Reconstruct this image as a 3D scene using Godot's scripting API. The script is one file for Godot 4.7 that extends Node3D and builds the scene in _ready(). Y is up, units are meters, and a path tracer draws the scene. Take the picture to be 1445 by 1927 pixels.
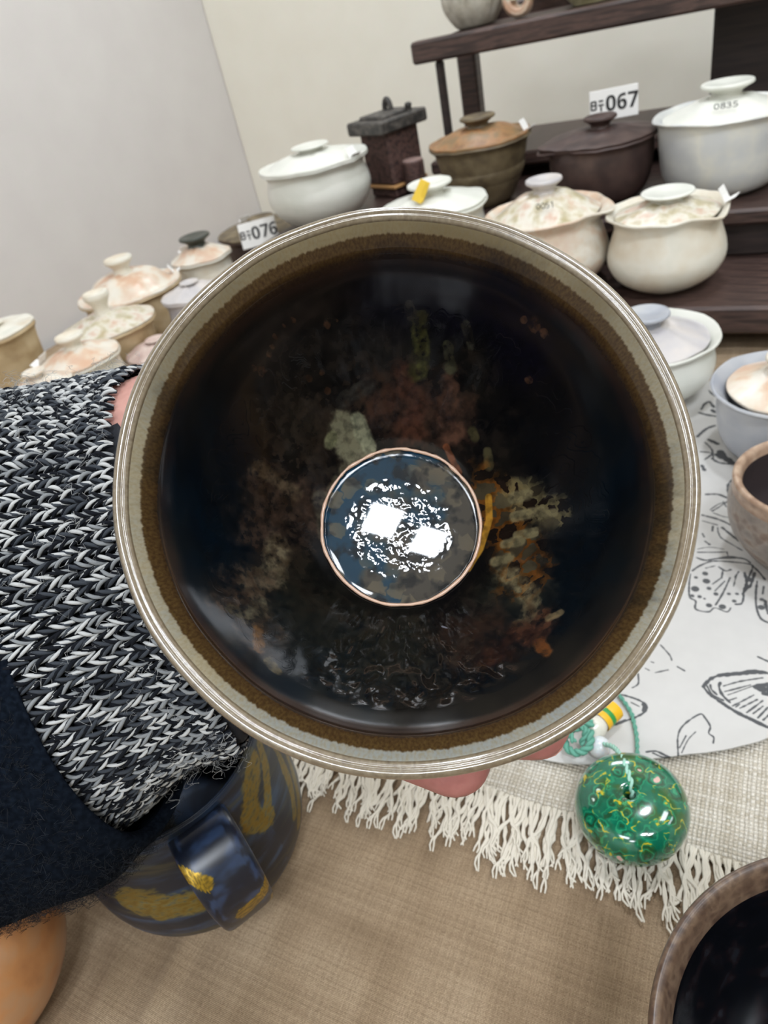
extends Node3D
# A hand holds a black-glazed tea bowl over a market table; lidded pots stand on a stepped stand in the corner behind it.
# World: y up, metres. The corner of the room is at x -0.89, z -1.20; the stand runs along x; the table top lies at y 0.75.

const TABLE := 0.75
var rng := RandomNumberGenerator.new()
var M := {}
var names := {}


# ------------------------------------------------------------------ mesh builder
class Shape:
	var v := PackedVector3Array()
	var n := PackedVector3Array()
	var t := PackedVector2Array()
	var c := PackedColorArray()
	var idx := PackedInt32Array()
	var tint := Color.WHITE

	func vert(p: Vector3, nn: Vector3, uv := Vector2.ZERO) -> int:
		v.append(p)
		n.append(nn)
		t.append(uv)
		c.append(tint)
		return v.size() - 1

	# one triangle, wound clockwise as seen from the side its normals point to
	func tri(a: int, b: int, d: int) -> void:
		var g := (v[b] - v[a]).cross(v[d] - v[a])
		if g.dot(n[a] + n[b] + n[d]) > 0.0:
			idx.append_array(PackedInt32Array([a, d, b]))
		else:
			idx.append_array(PackedInt32Array([a, b, d]))

	# a sheet of (nu+1) x (nv+1) points; closed joins the u ends for the normals; side +1 or -1 picks the normal's side
	func sheet(nu: int, nv: int, pos: Callable, uvf: Callable, closed := false, side := 1.0) -> void:
		var p := PackedVector3Array()
		for j in nv + 1:
			for i in nu + 1:
				p.append(pos.call(float(i) / nu, float(j) / nv))
		var w := nu + 1
		var nn := PackedVector3Array()
		nn.resize(p.size())
		for j in nv + 1:
			for i in w:
				var i0 := i - 1
				var i1 := i + 1
				if closed:
					i0 = i - 1 if i > 0 else nu - 1
					i1 = i + 1 if i < nu else 1
				else:
					i0 = maxi(i0, 0)
					i1 = mini(i1, nu)
				var du := p[j * w + i1] - p[j * w + i0]
				var dv := p[mini(j + 1, nv) * w + i] - p[maxi(j - 1, 0) * w + i]
				var g := du.cross(dv) * side
				nn[j * w + i] = g.normalized() if g.length() > 1e-14 else Vector3.ZERO
		for j in [0, nv]:
			var other: int = 1 if j == 0 else nv - 1
			var s := Vector3.ZERO
			var bad := false
			for i in nu:
				s += nn[other * w + i]
				bad = bad or nn[j * w + i] == Vector3.ZERO
			if bad:
				for i in w:
					nn[j * w + i] = s.normalized()
		var first := v.size()
		for j in nv + 1:
			for i in w:
				vert(p[j * w + i], nn[j * w + i], uvf.call(float(i) / nu, float(j) / nv))
		for j in nv:
			for i in nu:
				var a := first + j * w + i
				tri(a, a + 1, a + w + 1)
				tri(a, a + w + 1, a + w)

	# a profile of (radius, height) points turned round the y axis; the outside lies to the right of its way
	func lathe(prof: PackedVector2Array, segs: int, bend = null, side := 1.0, uv = null) -> void:
		var cum := PackedFloat32Array([0.0])
		for k in prof.size() - 1:
			cum.append(cum[k] + prof[k].distance_to(prof[k + 1]))
		var total := cum[cum.size() - 1]
		var last := prof.size() - 1
		var pos := func(a: float, b: float) -> Vector3:
			var q := prof[int(round(b * last))]
			var th := a * TAU
			if bend != null:
				return bend.call(q.x, q.y, th)
			return Vector3(q.x * cos(th), q.y, q.x * sin(th))
		var uvf := func(a: float, b: float) -> Vector2:
			var k := int(round(b * last))
			if uv != null:
				return uv.call(a * TAU, cum[k], prof[k])
			return Vector2(a, cum[k] / total)
		sheet(segs, last, pos, uvf, true, side)

	# a tube through points, with a radius at each and rounded ends
	func tube(pts: PackedVector3Array, radii: PackedFloat32Array, sides := 8, round_ends := true, flat := 1.0, up := Vector3.ZERO) -> void:
		var m := pts.size()
		var tang := PackedVector3Array()
		for i in m:
			tang.append((pts[mini(i + 1, m - 1)] - pts[maxi(i - 1, 0)]).normalized())
		var e := up
		if e == Vector3.ZERO:
			e = Vector3.UP if absf(tang[0].y) < 0.9 else Vector3.RIGHT
		var rings := []
		for i in m:
			e = (e - tang[i] * e.dot(tang[i])).normalized()
			rings.append([pts[i], radii[i], tang[i], e])
		if round_ends:
			var a: Array = rings[0]
			var b: Array = rings[m - 1]
			var head := []
			var tail := []
			for k in 3:
				var f := (k + 1) / 3.0 * PI / 2
				tail.append([b[0] + b[2] * b[1] * sin(f), b[1] * maxf(cos(f), 0.001), b[2], b[3]])
				head.push_front([a[0] - a[2] * a[1] * sin(f), a[1] * maxf(cos(f), 0.001), a[2], a[3]])
			rings = head + rings + tail
		var cnt := rings.size()
		var pos := func(x: float, y: float) -> Vector3:
			var r: Array = rings[int(round(y * (cnt - 1)))]
			var side_v: Vector3 = (r[2] as Vector3).cross(r[3])
			return r[0] + (r[3] * cos(x * TAU) * flat + side_v * sin(x * TAU)) * r[1]
		sheet(sides, cnt - 1, pos, func(x, y): return Vector2(x, y), true, -1.0)

	func quad(a: Vector3, b: Vector3, d: Vector3, e: Vector3, out: Vector3, s := 1.0) -> void:
		var g := (b - a).cross(e - a)
		if g.length() < 1e-14:
			g = (d - b).cross(e - b)
		g = g.normalized()
		if g.dot(out) < 0:
			g = -g
		var ax := Vector3.RIGHT if absf(g.x) < 0.8 else Vector3.BACK
		var tx := (ax - g * ax.dot(g)).normalized()
		var ty := g.cross(tx)
		var k := []
		for p in [a, b, d, e]:
			k.append(vert(p, g, Vector2(p.dot(tx), p.dot(ty)) * s))
		tri(k[0], k[1], k[2])
		tri(k[0], k[2], k[3])

	# a box with chamfered edges, turned by basis
	func block(at: Vector3, size: Vector3, bevel := 0.002, basis := Basis(), uv_scale := 1.0) -> void:
		var h := size / 2
		var b := minf(bevel, minf(h.x, minf(h.y, h.z)) * 0.9)
		var face := func(sg: Vector3, axis: int) -> Vector3:
			var p := sg * (h - Vector3.ONE * b)
			p[axis] = sg[axis] * h[axis]
			return at + basis * p
		for axis in 3:
			var u := (axis + 1) % 3
			var w := (axis + 2) % 3
			for s in [-1.0, 1.0]:
				var sg := []
				for q in [[-1, -1], [1, -1], [1, 1], [-1, 1]]:
					var x := Vector3.ZERO
					x[axis] = s
					x[u] = q[0]
					x[w] = q[1]
					sg.append(x)
				var o := Vector3.ZERO
				o[axis] = s
				quad(face.call(sg[0], axis), face.call(sg[1], axis), face.call(sg[2], axis), face.call(sg[3], axis), basis * o, uv_scale)
			for s in [-1.0, 1.0]:
				for s2 in [-1.0, 1.0]:
					var p0 := Vector3.ZERO
					p0[axis] = -1.0
					p0[u] = s
					p0[w] = s2
					var p1 := p0
					p1[axis] = 1.0
					var o := Vector3.ZERO
					o[u] = s
					o[w] = s2
					quad(face.call(p0, u), face.call(p1, u), face.call(p1, w), face.call(p0, w), basis * o, uv_scale)
		for sx in [-1.0, 1.0]:
			for sy in [-1.0, 1.0]:
				for sz in [-1.0, 1.0]:
					var sg := Vector3(sx, sy, sz)
					var g := (basis * sg).normalized()
					tri(vert(face.call(sg, 0), g), vert(face.call(sg, 1), g), vert(face.call(sg, 2), g))

	func ball(at: Vector3, r: Vector3, segs := 16, basis := Basis()) -> void:
		sheet(segs, segs / 2, func(a, b): return at + basis * (r * Vector3(sin(b * PI) * cos(a * TAU), cos(b * PI), sin(b * PI) * sin(a * TAU))), func(a, b): return Vector2(a, b), true, 1.0)

	func arrays() -> Array:
		var a := []
		a.resize(Mesh.ARRAY_MAX)
		a[Mesh.ARRAY_VERTEX] = v
		a[Mesh.ARRAY_NORMAL] = n
		a[Mesh.ARRAY_TEX_UV] = t
		a[Mesh.ARRAY_COLOR] = c
		a[Mesh.ARRAY_INDEX] = idx
		return a

	func mesh(mat: Material, onto: ArrayMesh = null) -> ArrayMesh:
		var m := onto if onto else ArrayMesh.new()
		m.add_surface_from_arrays(Mesh.PRIMITIVE_TRIANGLES, arrays())
		m.surface_set_material(m.get_surface_count() - 1, mat)
		return m


# ------------------------------------------------------------------ things, parts and the setting
func numbered(called: String) -> String:
	var k: int = names.get(called, 0)
	names[called] = k + 1
	return called if k == 0 else "%s_%03d" % [called, k]


func thing(called: String, label: String, category: String, at := Vector3.ZERO, turn := 0.0, group := "") -> Node3D:
	var o := Node3D.new()
	o.name = numbered(called)
	add_child(o, true)
	o.position = at
	o.rotation.y = turn
	o.set_meta("label", label)
	o.set_meta("category", category)
	if group:
		o.set_meta("group", group)
	return o


func part(called: String, m: Mesh, parent: Node, at := Transform3D(), label := "") -> MeshInstance3D:
	var o := MeshInstance3D.new()
	o.name = called
	o.mesh = m
	o.transform = at
	if label:
		o.set_meta("label", label)
	parent.add_child(o, true)
	return o


func stuff(called: String, m: Mesh, where: Array, parent: Node) -> MultiMeshInstance3D:
	var mm := MultiMesh.new()
	mm.transform_format = MultiMesh.TRANSFORM_3D
	mm.mesh = m
	mm.instance_count = where.size()
	for i in where.size():
		mm.set_instance_transform(i, where[i])
	var o := MultiMeshInstance3D.new()
	o.name = called
	o.multimesh = mm
	o.set_meta("kind", "stuff")
	parent.add_child(o, true)
	return o


func struct(called: String, m: Mesh) -> MeshInstance3D:
	var o := part(called, m, self)
	o.set_meta("kind", "structure")
	return o


# ------------------------------------------------------------------ materials and textures
func mat(color: Color, rough := 0.6, tex: Texture2D = null) -> StandardMaterial3D:
	var m := StandardMaterial3D.new()
	m.albedo_color = color
	m.roughness = rough
	m.albedo_texture = tex
	return m


func noise(freq: float, seed_: int, octaves := 4) -> FastNoiseLite:
	var f := FastNoiseLite.new()
	f.noise_type = FastNoiseLite.TYPE_SIMPLEX_SMOOTH
	f.frequency = freq
	f.seed = seed_
	f.fractal_octaves = octaves
	return f


# a seamless mottled texture: fractal noise looked up in a ramp of colours
func mottled(size: int, freq: float, seed_: int, stops: Array, colors: Array, stretch := 1) -> ImageTexture:
	var src := noise(freq, seed_, 5).get_seamless_image(size, size)
	src.convert(Image.FORMAT_L8)
	var grad := Gradient.new()
	grad.offsets = PackedFloat32Array(stops)
	grad.colors = PackedColorArray(colors)
	var lut := []
	for k in 256:
		lut.append(grad.sample(k / 255.0))
	var d := src.get_data()
	var out := PackedByteArray()
	out.resize(size * size * 3)
	for y in size:
		for x in size:
			var q: Color = lut[d[((y * stretch) % size) * size + x]]
			var o := (y * size + x) * 3
			out[o] = q.r8
			out[o + 1] = q.g8
			out[o + 2] = q.b8
	return ImageTexture.create_from_image(Image.create_from_data(size, size, false, Image.FORMAT_RGB8, out))


func tri_mat(tex: Texture2D, per_metre: float, rough: float) -> StandardMaterial3D:
	var m := mat(Color.WHITE, rough, tex)
	m.uv1_triplanar = true
	m.uv1_scale = Vector3.ONE * per_metre
	return m


# plain weave: [colour, height] textures; n threads each way over size pixels
func weave(size: int, n: int, seed_: int, dark: Color, light: Color, slub: float) -> Array:
	var r := RandomNumberGenerator.new()
	r.seed = seed_
	var warp := []
	var weft := []
	for k in n:
		warp.append([r.randf_range(-1, 1), r.randf_range(0.8, 1.15)])
		weft.append([r.randf_range(-1, 1), r.randf_range(0.8, 1.15)])
	var cell := float(size) / n
	var nz := noise(0.03, seed_ + 1, 3)
	var cb := PackedByteArray()
	var hb := PackedByteArray()
	cb.resize(size * size * 3)
	hb.resize(size * size)
	for y in size:
		for x in size:
			var gx := fposmod(x + 1.2 * sin(TAU * y * 3.0 / size), size) / cell
			var gy := fposmod(y + 1.2 * sin(TAU * x * 2.0 / size), size) / cell
			var i := int(gx) % n
			var j := int(gy) % n
			var fx: float = (gx - floorf(gx) - 0.5) * 2.0 / warp[i][1]
			var fy: float = (gy - floorf(gy) - 0.5) * 2.0 / weft[j][1]
			var over := (i + j) % 2 == 0
			var hx := sqrt(maxf(0.0, 1.0 - fx * fx)) * (0.55 + 0.45 * cos(fy * PI / 2) * (1.0 if over else -1.0))
			var hy := sqrt(maxf(0.0, 1.0 - fy * fy)) * (0.55 + 0.45 * cos(fx * PI / 2) * (-1.0 if over else 1.0))
			var h := maxf(hx, hy)
			var tone: float = warp[i][0] if hx > hy else weft[j][0]
			var fibre := nz.get_noise_2d(x * 6.0, y * 0.8) if hx > hy else nz.get_noise_2d(x * 0.8 + 900, y * 6.0)
			var q := dark.lerp(light, clampf(0.5 + slub * tone * 0.5 + fibre * 0.5 + (h - 0.6) * 0.5, 0, 1))
			var o := (y * size + x) * 3
			cb[o] = q.r8
			cb[o + 1] = q.g8
			cb[o + 2] = q.b8
			hb[y * size + x] = int(clampf(h + fibre * 0.15, 0, 1) * 255)
	return [ImageTexture.create_from_image(Image.create_from_data(size, size, false, Image.FORMAT_RGB8, cb)), ImageTexture.create_from_image(Image.create_from_data(size, size, false, Image.FORMAT_L8, hb))]


func curve(pts: PackedVector2Array, per: int) -> PackedVector2Array:
	var out := PackedVector2Array()
	for k in pts.size() - 1:
		var p0 := pts[maxi(k - 1, 0)]
		var p3 := pts[mini(k + 2, pts.size() - 1)]
		for i in per:
			out.append(pts[k].cubic_interpolate(pts[k + 1], p0, p3, float(i) / per))
	out.append(pts[pts.size() - 1])
	return out


func curve3(pts: PackedVector3Array, per: int) -> PackedVector3Array:
	var out := PackedVector3Array()
	for k in pts.size() - 1:
		var p0 := pts[maxi(k - 1, 0)]
		var p3 := pts[mini(k + 2, pts.size() - 1)]
		for i in per:
			out.append(pts[k].cubic_interpolate(pts[k + 1], p0, p3, float(i) / per))
	out.append(pts[pts.size() - 1])
	return out


func same(r: float, count: int) -> PackedFloat32Array:
	var a := PackedFloat32Array()
	a.resize(count)
	a.fill(r)
	return a


func words(text: String, height: float, m: Material, bold := true) -> TextMesh:
	var f := SystemFont.new()
	f.font_names = PackedStringArray(["Droid Sans"])
	f.font_weight = 700 if bold else 400
	var t := TextMesh.new()
	t.text = text
	t.font = f
	t.font_size = 32
	t.pixel_size = height / 24.0
	t.depth = 0.0003
	t.material = m
	return t


# ------------------------------------------------------------------ the scene
func _ready() -> void:
	rng.seed = 7
	view_and_light()
	make_materials()
	room()
	table_and_cloths()
	display_stand()
	held_bowl()
	person()
	pots()
	table_wares()
	bead_charm()
	tags()


func view_and_light() -> void:
	var cam := Camera3D.new()
	cam.name = "camera"
	cam.fov = 71.4
	cam.near = 0.01
	cam.far = 30.0
	cam.transform = Transform3D(Basis(Vector3(0.8898, -0.1946, -0.4128), Vector3(-0.1062, 0.7914, -0.6020), Vector3(0.4439, 0.5795, 0.6835)).orthonormalized(), Vector3(0, 1.05, 0))
	var lens := CameraAttributesPhysical.new()
	lens.frustum_focal_length = 16.7
	lens.frustum_focus_distance = 0.175
	lens.exposure_aperture = 17.0
	cam.attributes = lens
	add_child(cam)
	cam.fov = 71.4
	cam.current = true
	var env := Environment.new()
	env.background_mode = Environment.BG_COLOR
	env.background_color = Color(0.02, 0.02, 0.02)
	env.tonemap_mode = Environment.TONE_MAPPER_LINEAR
	env.tonemap_exposure = 0.70
	env.sdfgi_enabled = true
	env.ssao_enabled = true
	env.ssil_enabled = true
	var world := WorldEnvironment.new()
	world.name = "world"
	world.environment = env
	add_child(world)
	# the shop's ceiling panels, and an added unseen flood lamp for glints in the bowl
	for k in PANELS.size():
		panel_light(PANELS[k], k)
	added_flood_lamp()


# place, side, energy
const PANELS := [[Vector3(0.56, 2.70, 0.70), 0.24, 2.0], [Vector3(0.94, 2.70, 0.76), 0.24, 1.9], [Vector3(0.02, 2.70, -0.58), 0.14, 1.5], [Vector3(-0.25, 2.70, 1.75), 0.6, 2.4], [Vector3(2.2, 2.70, -0.3), 0.6, 0.9], [Vector3(0.5, 2.70, 2.6), 0.6, 2.6], [Vector3(0.9, 2.70, -0.45), 0.4, 1.0]]


func panel_light(d: Array, k: int) -> void:
	var where := ["small, left of a pair behind the table's front edge", "small, right of a pair behind the table's front edge", "over the corner of the table", "at the left of the room", "over the far right of the room", "at the back of the room", "over the stand's right half"]
	var w: float = d[1]
	var t := thing("ceiling_panel_light", "square white ceiling panel light, " + where[k], "light", d[0], 0.0, "ceiling panel lights")
	var s := Shape.new()
	for q in [[0.0, 0.5, 1.0, 0.0], [0.0, -0.5, 1.0, 0.0], [0.5, 0.0, 0.0, 1.0], [-0.5, 0.0, 0.0, 1.0]]:
		s.block(Vector3(q[0] * (w + 0.02), -0.012, q[1] * (w + 0.02)), Vector3(q[2] * (w + 0.04) + 0.02 * q[3], 0.024, q[3] * w + 0.02 * q[2]), 0.002)
	part("frame", s.mesh(mat(Color(0.9, 0.9, 0.9), 0.5)), t)
	var g := Shape.new()
	g.block(Vector3(0, -0.006, 0), Vector3(w, 0.008, w), 0.001)
	var gm := mat(Color(0.9, 0.9, 0.9), 0.6)
	gm.emission_enabled = true
	gm.emission = Color(0.95, 0.97, 1.0)
	gm.emission_energy_multiplier = 2.0
	part("diffuser", g.mesh(gm), t)
	var l := AreaLight3D.new()
	l.name = "panel_glow"
	l.area_size = Vector2(w - 0.02, w - 0.02)
	l.light_color = Color(0.94, 0.967, 1.0)
	l.light_energy = d[2]
	l.area_range = 12.0
	l.area_attenuation = 2.0
	l.shadow_enabled = true
	l.rotation.x = -PI / 2
	l.position = Vector3(0, -0.03, 0)
	t.add_child(l)


func added_flood_lamp() -> void:  # added lamp, out of view, put in to make glints in the glaze
	var t := thing("added_flood_lamp", "added flood lamp out of view on the back wall, for glints in the bowl", "lamp", Vector3(-0.40, 1.50, -1.20))
	var s := Shape.new()
	s.tube(PackedVector3Array([Vector3(0, 0.0, 0.0), Vector3(0, 0.02, 0.05), Vector3(0, 0.03, 0.10)]), same(0.008, 3), 10)
	part("arm", s.mesh(mat(Color(0.85, 0.85, 0.85), 0.4)), t)
	var aim := Transform3D(Basis(Vector3.UP, PI) * Basis(Vector3.RIGHT, -0.5), Vector3(0, 0.03, 0.12))
	var h := Shape.new()
	h.block(Vector3(0, 0, 0.012), Vector3(0.30, 0.16, 0.03), 0.006)
	part("housing", h.mesh(mat(Color(0.9, 0.9, 0.9), 0.4)), t, aim)
	var g := Shape.new()
	g.block(Vector3(0, 0, -0.004), Vector3(0.28, 0.14, 0.004), 0.001)
	var gm := mat(Color(0.9, 0.9, 0.9), 0.5)
	gm.emission_enabled = true
	gm.emission = Color(0.95, 0.97, 1.0)
	gm.emission_energy_multiplier = 3.0
	part("lamp_glass", g.mesh(gm), t, aim)
	var l := AreaLight3D.new()
	l.name = "added_flood_glow"
	l.area_size = Vector2(0.27, 0.13)
	l.light_color = Color(0.94, 0.967, 1.0)
	l.light_energy = 0.25
	l.area_range = 8.0
	l.area_attenuation = 2.0
	l.shadow_enabled = true
	l.transform = aim * Transform3D(Basis(), Vector3(0, 0, -0.012))
	t.add_child(l)


func make_materials() -> void:
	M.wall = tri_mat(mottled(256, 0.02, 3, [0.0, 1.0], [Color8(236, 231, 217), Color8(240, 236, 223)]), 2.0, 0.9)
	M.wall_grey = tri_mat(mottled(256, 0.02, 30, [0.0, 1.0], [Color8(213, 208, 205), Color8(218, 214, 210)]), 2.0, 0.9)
	M.ceiling = mat(Color8(235, 234, 230), 0.9)
	M.floor = tri_mat(mottled(256, 0.03, 4, [0.0, 0.5, 1.0], [Color8(120, 112, 104), Color8(140, 132, 124), Color8(150, 144, 136)]), 1.0, 0.5)
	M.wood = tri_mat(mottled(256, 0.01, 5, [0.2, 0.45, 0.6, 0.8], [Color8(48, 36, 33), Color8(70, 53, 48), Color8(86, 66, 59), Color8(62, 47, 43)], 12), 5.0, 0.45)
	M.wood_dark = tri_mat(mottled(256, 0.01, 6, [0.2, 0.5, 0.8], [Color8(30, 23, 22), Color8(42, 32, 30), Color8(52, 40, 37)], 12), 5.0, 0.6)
	var cream := mottled(256, 0.012, 8, [0.15, 0.4, 0.6, 0.85], [Color8(212, 196, 172), Color8(224, 216, 198), Color8(230, 226, 213), Color8(220, 219, 206)])
	M.cream = tri_mat(cream, 6.0, 0.32)
	M.peach = tri_mat(mottled(256, 0.016, 9, [0.2, 0.38, 0.5, 0.7, 0.85], [Color8(206, 166, 138), Color8(216, 192, 168), Color8(220, 211, 195), Color8(224, 219, 207), Color8(212, 198, 178)]), 7.0, 0.3)
	M.white = tri_mat(mottled(256, 0.012, 10, [0.2, 0.6, 0.85], [Color8(216, 217, 206), Color8(226, 226, 217), Color8(233, 231, 222)]), 6.0, 0.28)
	M.pearl = tri_mat(mottled(256, 0.014, 12, [0.2, 0.5, 0.8], [Color8(178, 174, 178), Color8(194, 190, 190), Color8(208, 200, 194)]), 7.0, 0.28)
	M.bluegrey = tri_mat(mottled(256, 0.014, 13, [0.2, 0.5, 0.8], [Color8(156, 160, 170), Color8(172, 175, 181), Color8(190, 190, 189)]), 6.0, 0.3)
	M.floral = tri_mat(mottled(256, 0.022, 14, [0.2, 0.38, 0.5, 0.66, 0.85], [Color8(172, 160, 124), Color8(202, 192, 166), Color8(220, 216, 204), Color8(214, 204, 188), Color8(202, 164, 142)]), 9.0, 0.3)
	M.olive = tri_mat(mottled(256, 0.02, 15, [0.2, 0.5, 0.8], [Color8(74, 62, 46), Color8(104, 90, 66), Color8(126, 112, 86)]), 8.0, 0.5)
	M.rust = tri_mat(mottled(256, 0.02, 16, [0.2, 0.45, 0.7], [Color8(122, 84, 50), Color8(160, 116, 74), Color8(128, 104, 72)]), 10.0, 0.45)
	M.plum = tri_mat(mottled(256, 0.02, 17, [0.2, 0.5, 0.8], [Color8(52, 38, 36), Color8(68, 51, 47), Color8(80, 62, 56)]), 8.0, 0.5)
	M.tan = tri_mat(mottled(256, 0.016, 18, [0.2, 0.5, 0.8], [Color8(160, 134, 98), Color8(190, 166, 128), Color8(206, 186, 150)]), 6.0, 0.45)
	M.pinkish = tri_mat(mottled(256, 0.02, 19, [0.2, 0.5, 0.8], [Color8(180, 152, 144), Color8(200, 176, 166), Color8(214, 196, 184)]), 8.0, 0.4)
	M.stone = tri_mat(mottled(256, 0.03, 20, [0.2, 0.45, 0.6, 0.8], [Color8(108, 98, 92), Color8(134, 124, 116), Color8(150, 138, 126), Color8(112, 90, 76)]), 9.0, 0.4)
	M.tanrim = tri_mat(mottled(256, 0.04, 21, [0.2, 0.5, 0.8], [Color8(136, 108, 88), Color8(164, 136, 114), Color8(184, 160, 138)]), 14.0, 0.4)
	M.shelljar = tri_mat(mottled(256, 0.02, 24, [0.2, 0.5, 0.8], [Color8(150, 144, 130), Color8(184, 178, 164), Color8(200, 196, 184)]), 9.0, 0.5)
	M.greywhite = tri_mat(mottled(256, 0.010, 25, [0.2, 0.45, 0.6, 0.85], [Color8(186, 188, 190), Color8(204, 205, 202), Color8(222, 220, 210), Color8(206, 208, 208)]), 5.0, 0.28)
	M.paper = mat(Color8(236, 234, 230), 0.8)
	M.ink = mat(Color8(28, 27, 27), 0.7)
	M.lidgreen = mat(Color8(62, 66, 58), 0.35)


func room() -> void:
	var box := func(a: Vector3, b: Vector3, m: Material) -> ArrayMesh:
		var s := Shape.new()
		s.block((a + b) / 2, (b - a).abs(), 0.002)
		return s.mesh(m)
	struct("floor", box.call(Vector3(-1.05, -0.12, -1.35), Vector3(3.35, 0, 3.35), M.floor))
	struct("ceiling", box.call(Vector3(-1.05, 2.70, -1.35), Vector3(3.35, 2.82, 3.35), M.ceiling))
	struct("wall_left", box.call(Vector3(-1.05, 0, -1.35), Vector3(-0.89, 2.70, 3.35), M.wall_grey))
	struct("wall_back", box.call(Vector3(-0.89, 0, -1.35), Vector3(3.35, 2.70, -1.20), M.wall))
	struct("wall_right", box.call(Vector3(3.2, 0, -1.20), Vector3(3.35, 2.70, 3.35), M.wall))
	struct("wall_front", box.call(Vector3(-0.89, 0, 3.2), Vector3(3.2, 2.70, 3.35), M.wall))


# ------------------------------------------------------------------ table, cloths, runner
var pen_image: Image
var pen_origin := Vector2(-0.16, -0.56)
var pen_scale := 4200.0


# one brush stroke of the printed drawing, in metres on the table
func pen(pts: Array, width: float) -> void:
	var w := pen_image.get_width()
	var h := pen_image.get_height()
	var wob := noise(60.0, pts.size() + int(width * 1e6), 2)
	var c := PackedVector2Array(pts)
	if c.size() > 2:
		c = curve(c, 8)
	var r := maxf(1.3, width * pen_scale * 0.68)
	for k in c.size() - 1:
		var a := (c[k] - pen_origin) * pen_scale
		var b := (c[k + 1] - pen_origin) * pen_scale
		var steps := int(a.distance_to(b) / 0.7) + 1
		for i in steps:
			var p := a.lerp(b, float(i) / steps)
			var pr := r * (0.85 + 0.5 * wob.get_noise_2d(p.x * 0.001, p.y * 0.001))
			for y in range(int(p.y - pr - 1), int(p.y + pr + 2)):
				for x in range(int(p.x - pr - 1), int(p.x + pr + 2)):
					if x < 0 or y < 0 or x >= w or y >= h:
						continue
					var d := Vector2(x, y).distance_to(p)
					var al := clampf(pr + 0.5 - d, 0, 1) * (0.72 + 0.4 * wob.get_noise_2d(x * 0.02, y * 0.02))
					if al > 0.02:
						var was := pen_image.get_pixel(x, y)
						pen_image.set_pixel(x, y, Color(minf(was.r, lerpf(was.r, 0.32, al)), minf(was.g, lerpf(was.g, 0.325, al)), minf(was.b, lerpf(was.b, 0.33, al))))


func spread(stops: Array) -> PackedFloat32Array:
	var out := PackedFloat32Array()
	for k in stops.size() - 1:
		var n: int = stops[k][1]
		for i in n:
			out.append(lerpf(stops[k][0], stops[k + 1][0], float(i) / n))
	out.append(stops[stops.size() - 1][0])
	return out


func table_and_cloths() -> void:
	var tb := thing("display_table", "long table under the brown linen cloth in the corner of the room", "table", Vector3(0.2, 0, -0.53))
	var s := Shape.new()
	s.block(Vector3(0, 0.73, 0), Vector3(2.14, 0.03, 1.3), 0.004)
	part("table_top", s.mesh(M.wood), tb)
	for q in [Vector2(-1.02, -0.6), Vector2(1.02, -0.6), Vector2(-1.02, 0.6), Vector2(1.02, 0.6)]:
		var l := Shape.new()
		l.block(Vector3(q.x, 0.357, q.y), Vector3(0.05, 0.714, 0.05), 0.004)
		part("leg", l.mesh(M.wood), tb)
	# brown linen, with two sewn ridges near the mug and a drop over the front edge
	var lin := weave(768, 84, 31, Color8(160, 135, 107), Color8(230, 204, 171), 0.42)
	var lm := mat(Color(0.95, 0.95, 0.95), 0.9, lin[0])
	lm.heightmap_enabled = true
	lm.heightmap_texture = lin[1]
	lm.heightmap_scale = 0.05
	var patch := mottled(256, 0.012, 33, [0.2, 0.5, 0.8], [Color8(220, 215, 208), Color8(238, 235, 231), Color8(255, 255, 255)])
	lm.detail_enabled = true
	lm.detail_albedo = patch
	lm.detail_blend_mode = BaseMaterial3D.BLEND_MODE_MUL
	lm.detail_uv_layer = BaseMaterial3D.DETAIL_UV_2
	lm.uv2_scale = Vector3(0.21, 0.21, 0.21)
	var xs := spread([[-0.875, 12], [-0.32, 120], [-0.1, 40], [0.1, 14], [1.28, 1]])
	var zs := spread([[-1.19, 14], [-0.30, 12], [-0.12, 80], [0.10, 12], [0.135, 10], [0.40, 1]])
	var fold := noise(5.0, 40, 3)
	var cl := Shape.new()
	var top := func(a: float, b: float) -> Vector3:
		var x := xs[int(round(a * (xs.size() - 1)))]
		var z := zs[int(round(b * (zs.size() - 1)))]
		var y := 0.7475 + 0.0012 * fold.get_noise_2d(x, z)
		var ramp := smoothstep(-0.10, -0.05, z)
		for r in [[-0.199 + 0.34 * z, 0.0045], [-0.1835 + 0.11 * z, 0.004]]:
			var d: float = (x - r[0]) / r[1]
			y += ramp * (0.0024 * exp(-d * d) - 0.0010 * exp(-pow(d - 2.4, 2)))
		if z > 0.125:
			var dz := z - 0.125
			var f := minf(dz / 0.02, PI / 2)
			return Vector3(x, y - 0.012 * (1 - cos(f)) - maxf(0, dz - 0.0314), 0.125 + 0.012 * sin(f) + 0.004 * sin(x * 40) * minf(dz * 8, 1))
		return Vector3(x, y, z)
	var under := func(a: float, b: float) -> Vector3: return top.call(a, b) + Vector3(0, -0.0006, -0.0006)
	var uvf := func(a: float, b: float) -> Vector2: return Vector2(xs[int(round(a * (xs.size() - 1)))], zs[int(round(b * (zs.size() - 1)))]) / 0.046
	cl.sheet(xs.size() - 1, zs.size() - 1, top, uvf, false, -1.0)
	cl.sheet(xs.size() - 1, zs.size() - 1, under, uvf, false, 1.0)
	var cloth := cl.arrays()
	cloth[Mesh.ARRAY_TEX_UV2] = cl.t
	var cmesh := ArrayMesh.new()
	cmesh.add_surface_from_arrays(Mesh.PRIMITIVE_TRIANGLES, cloth)
	cmesh.surface_set_material(0, lm)
	var c := part("tablecloth", cmesh, self)
	c.set_meta("label", "brown linen tablecloth covering the whole table, with two sewn ridges")
	c.set_meta("category", "tablecloth")
	runner()
	printed_cloth()


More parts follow.
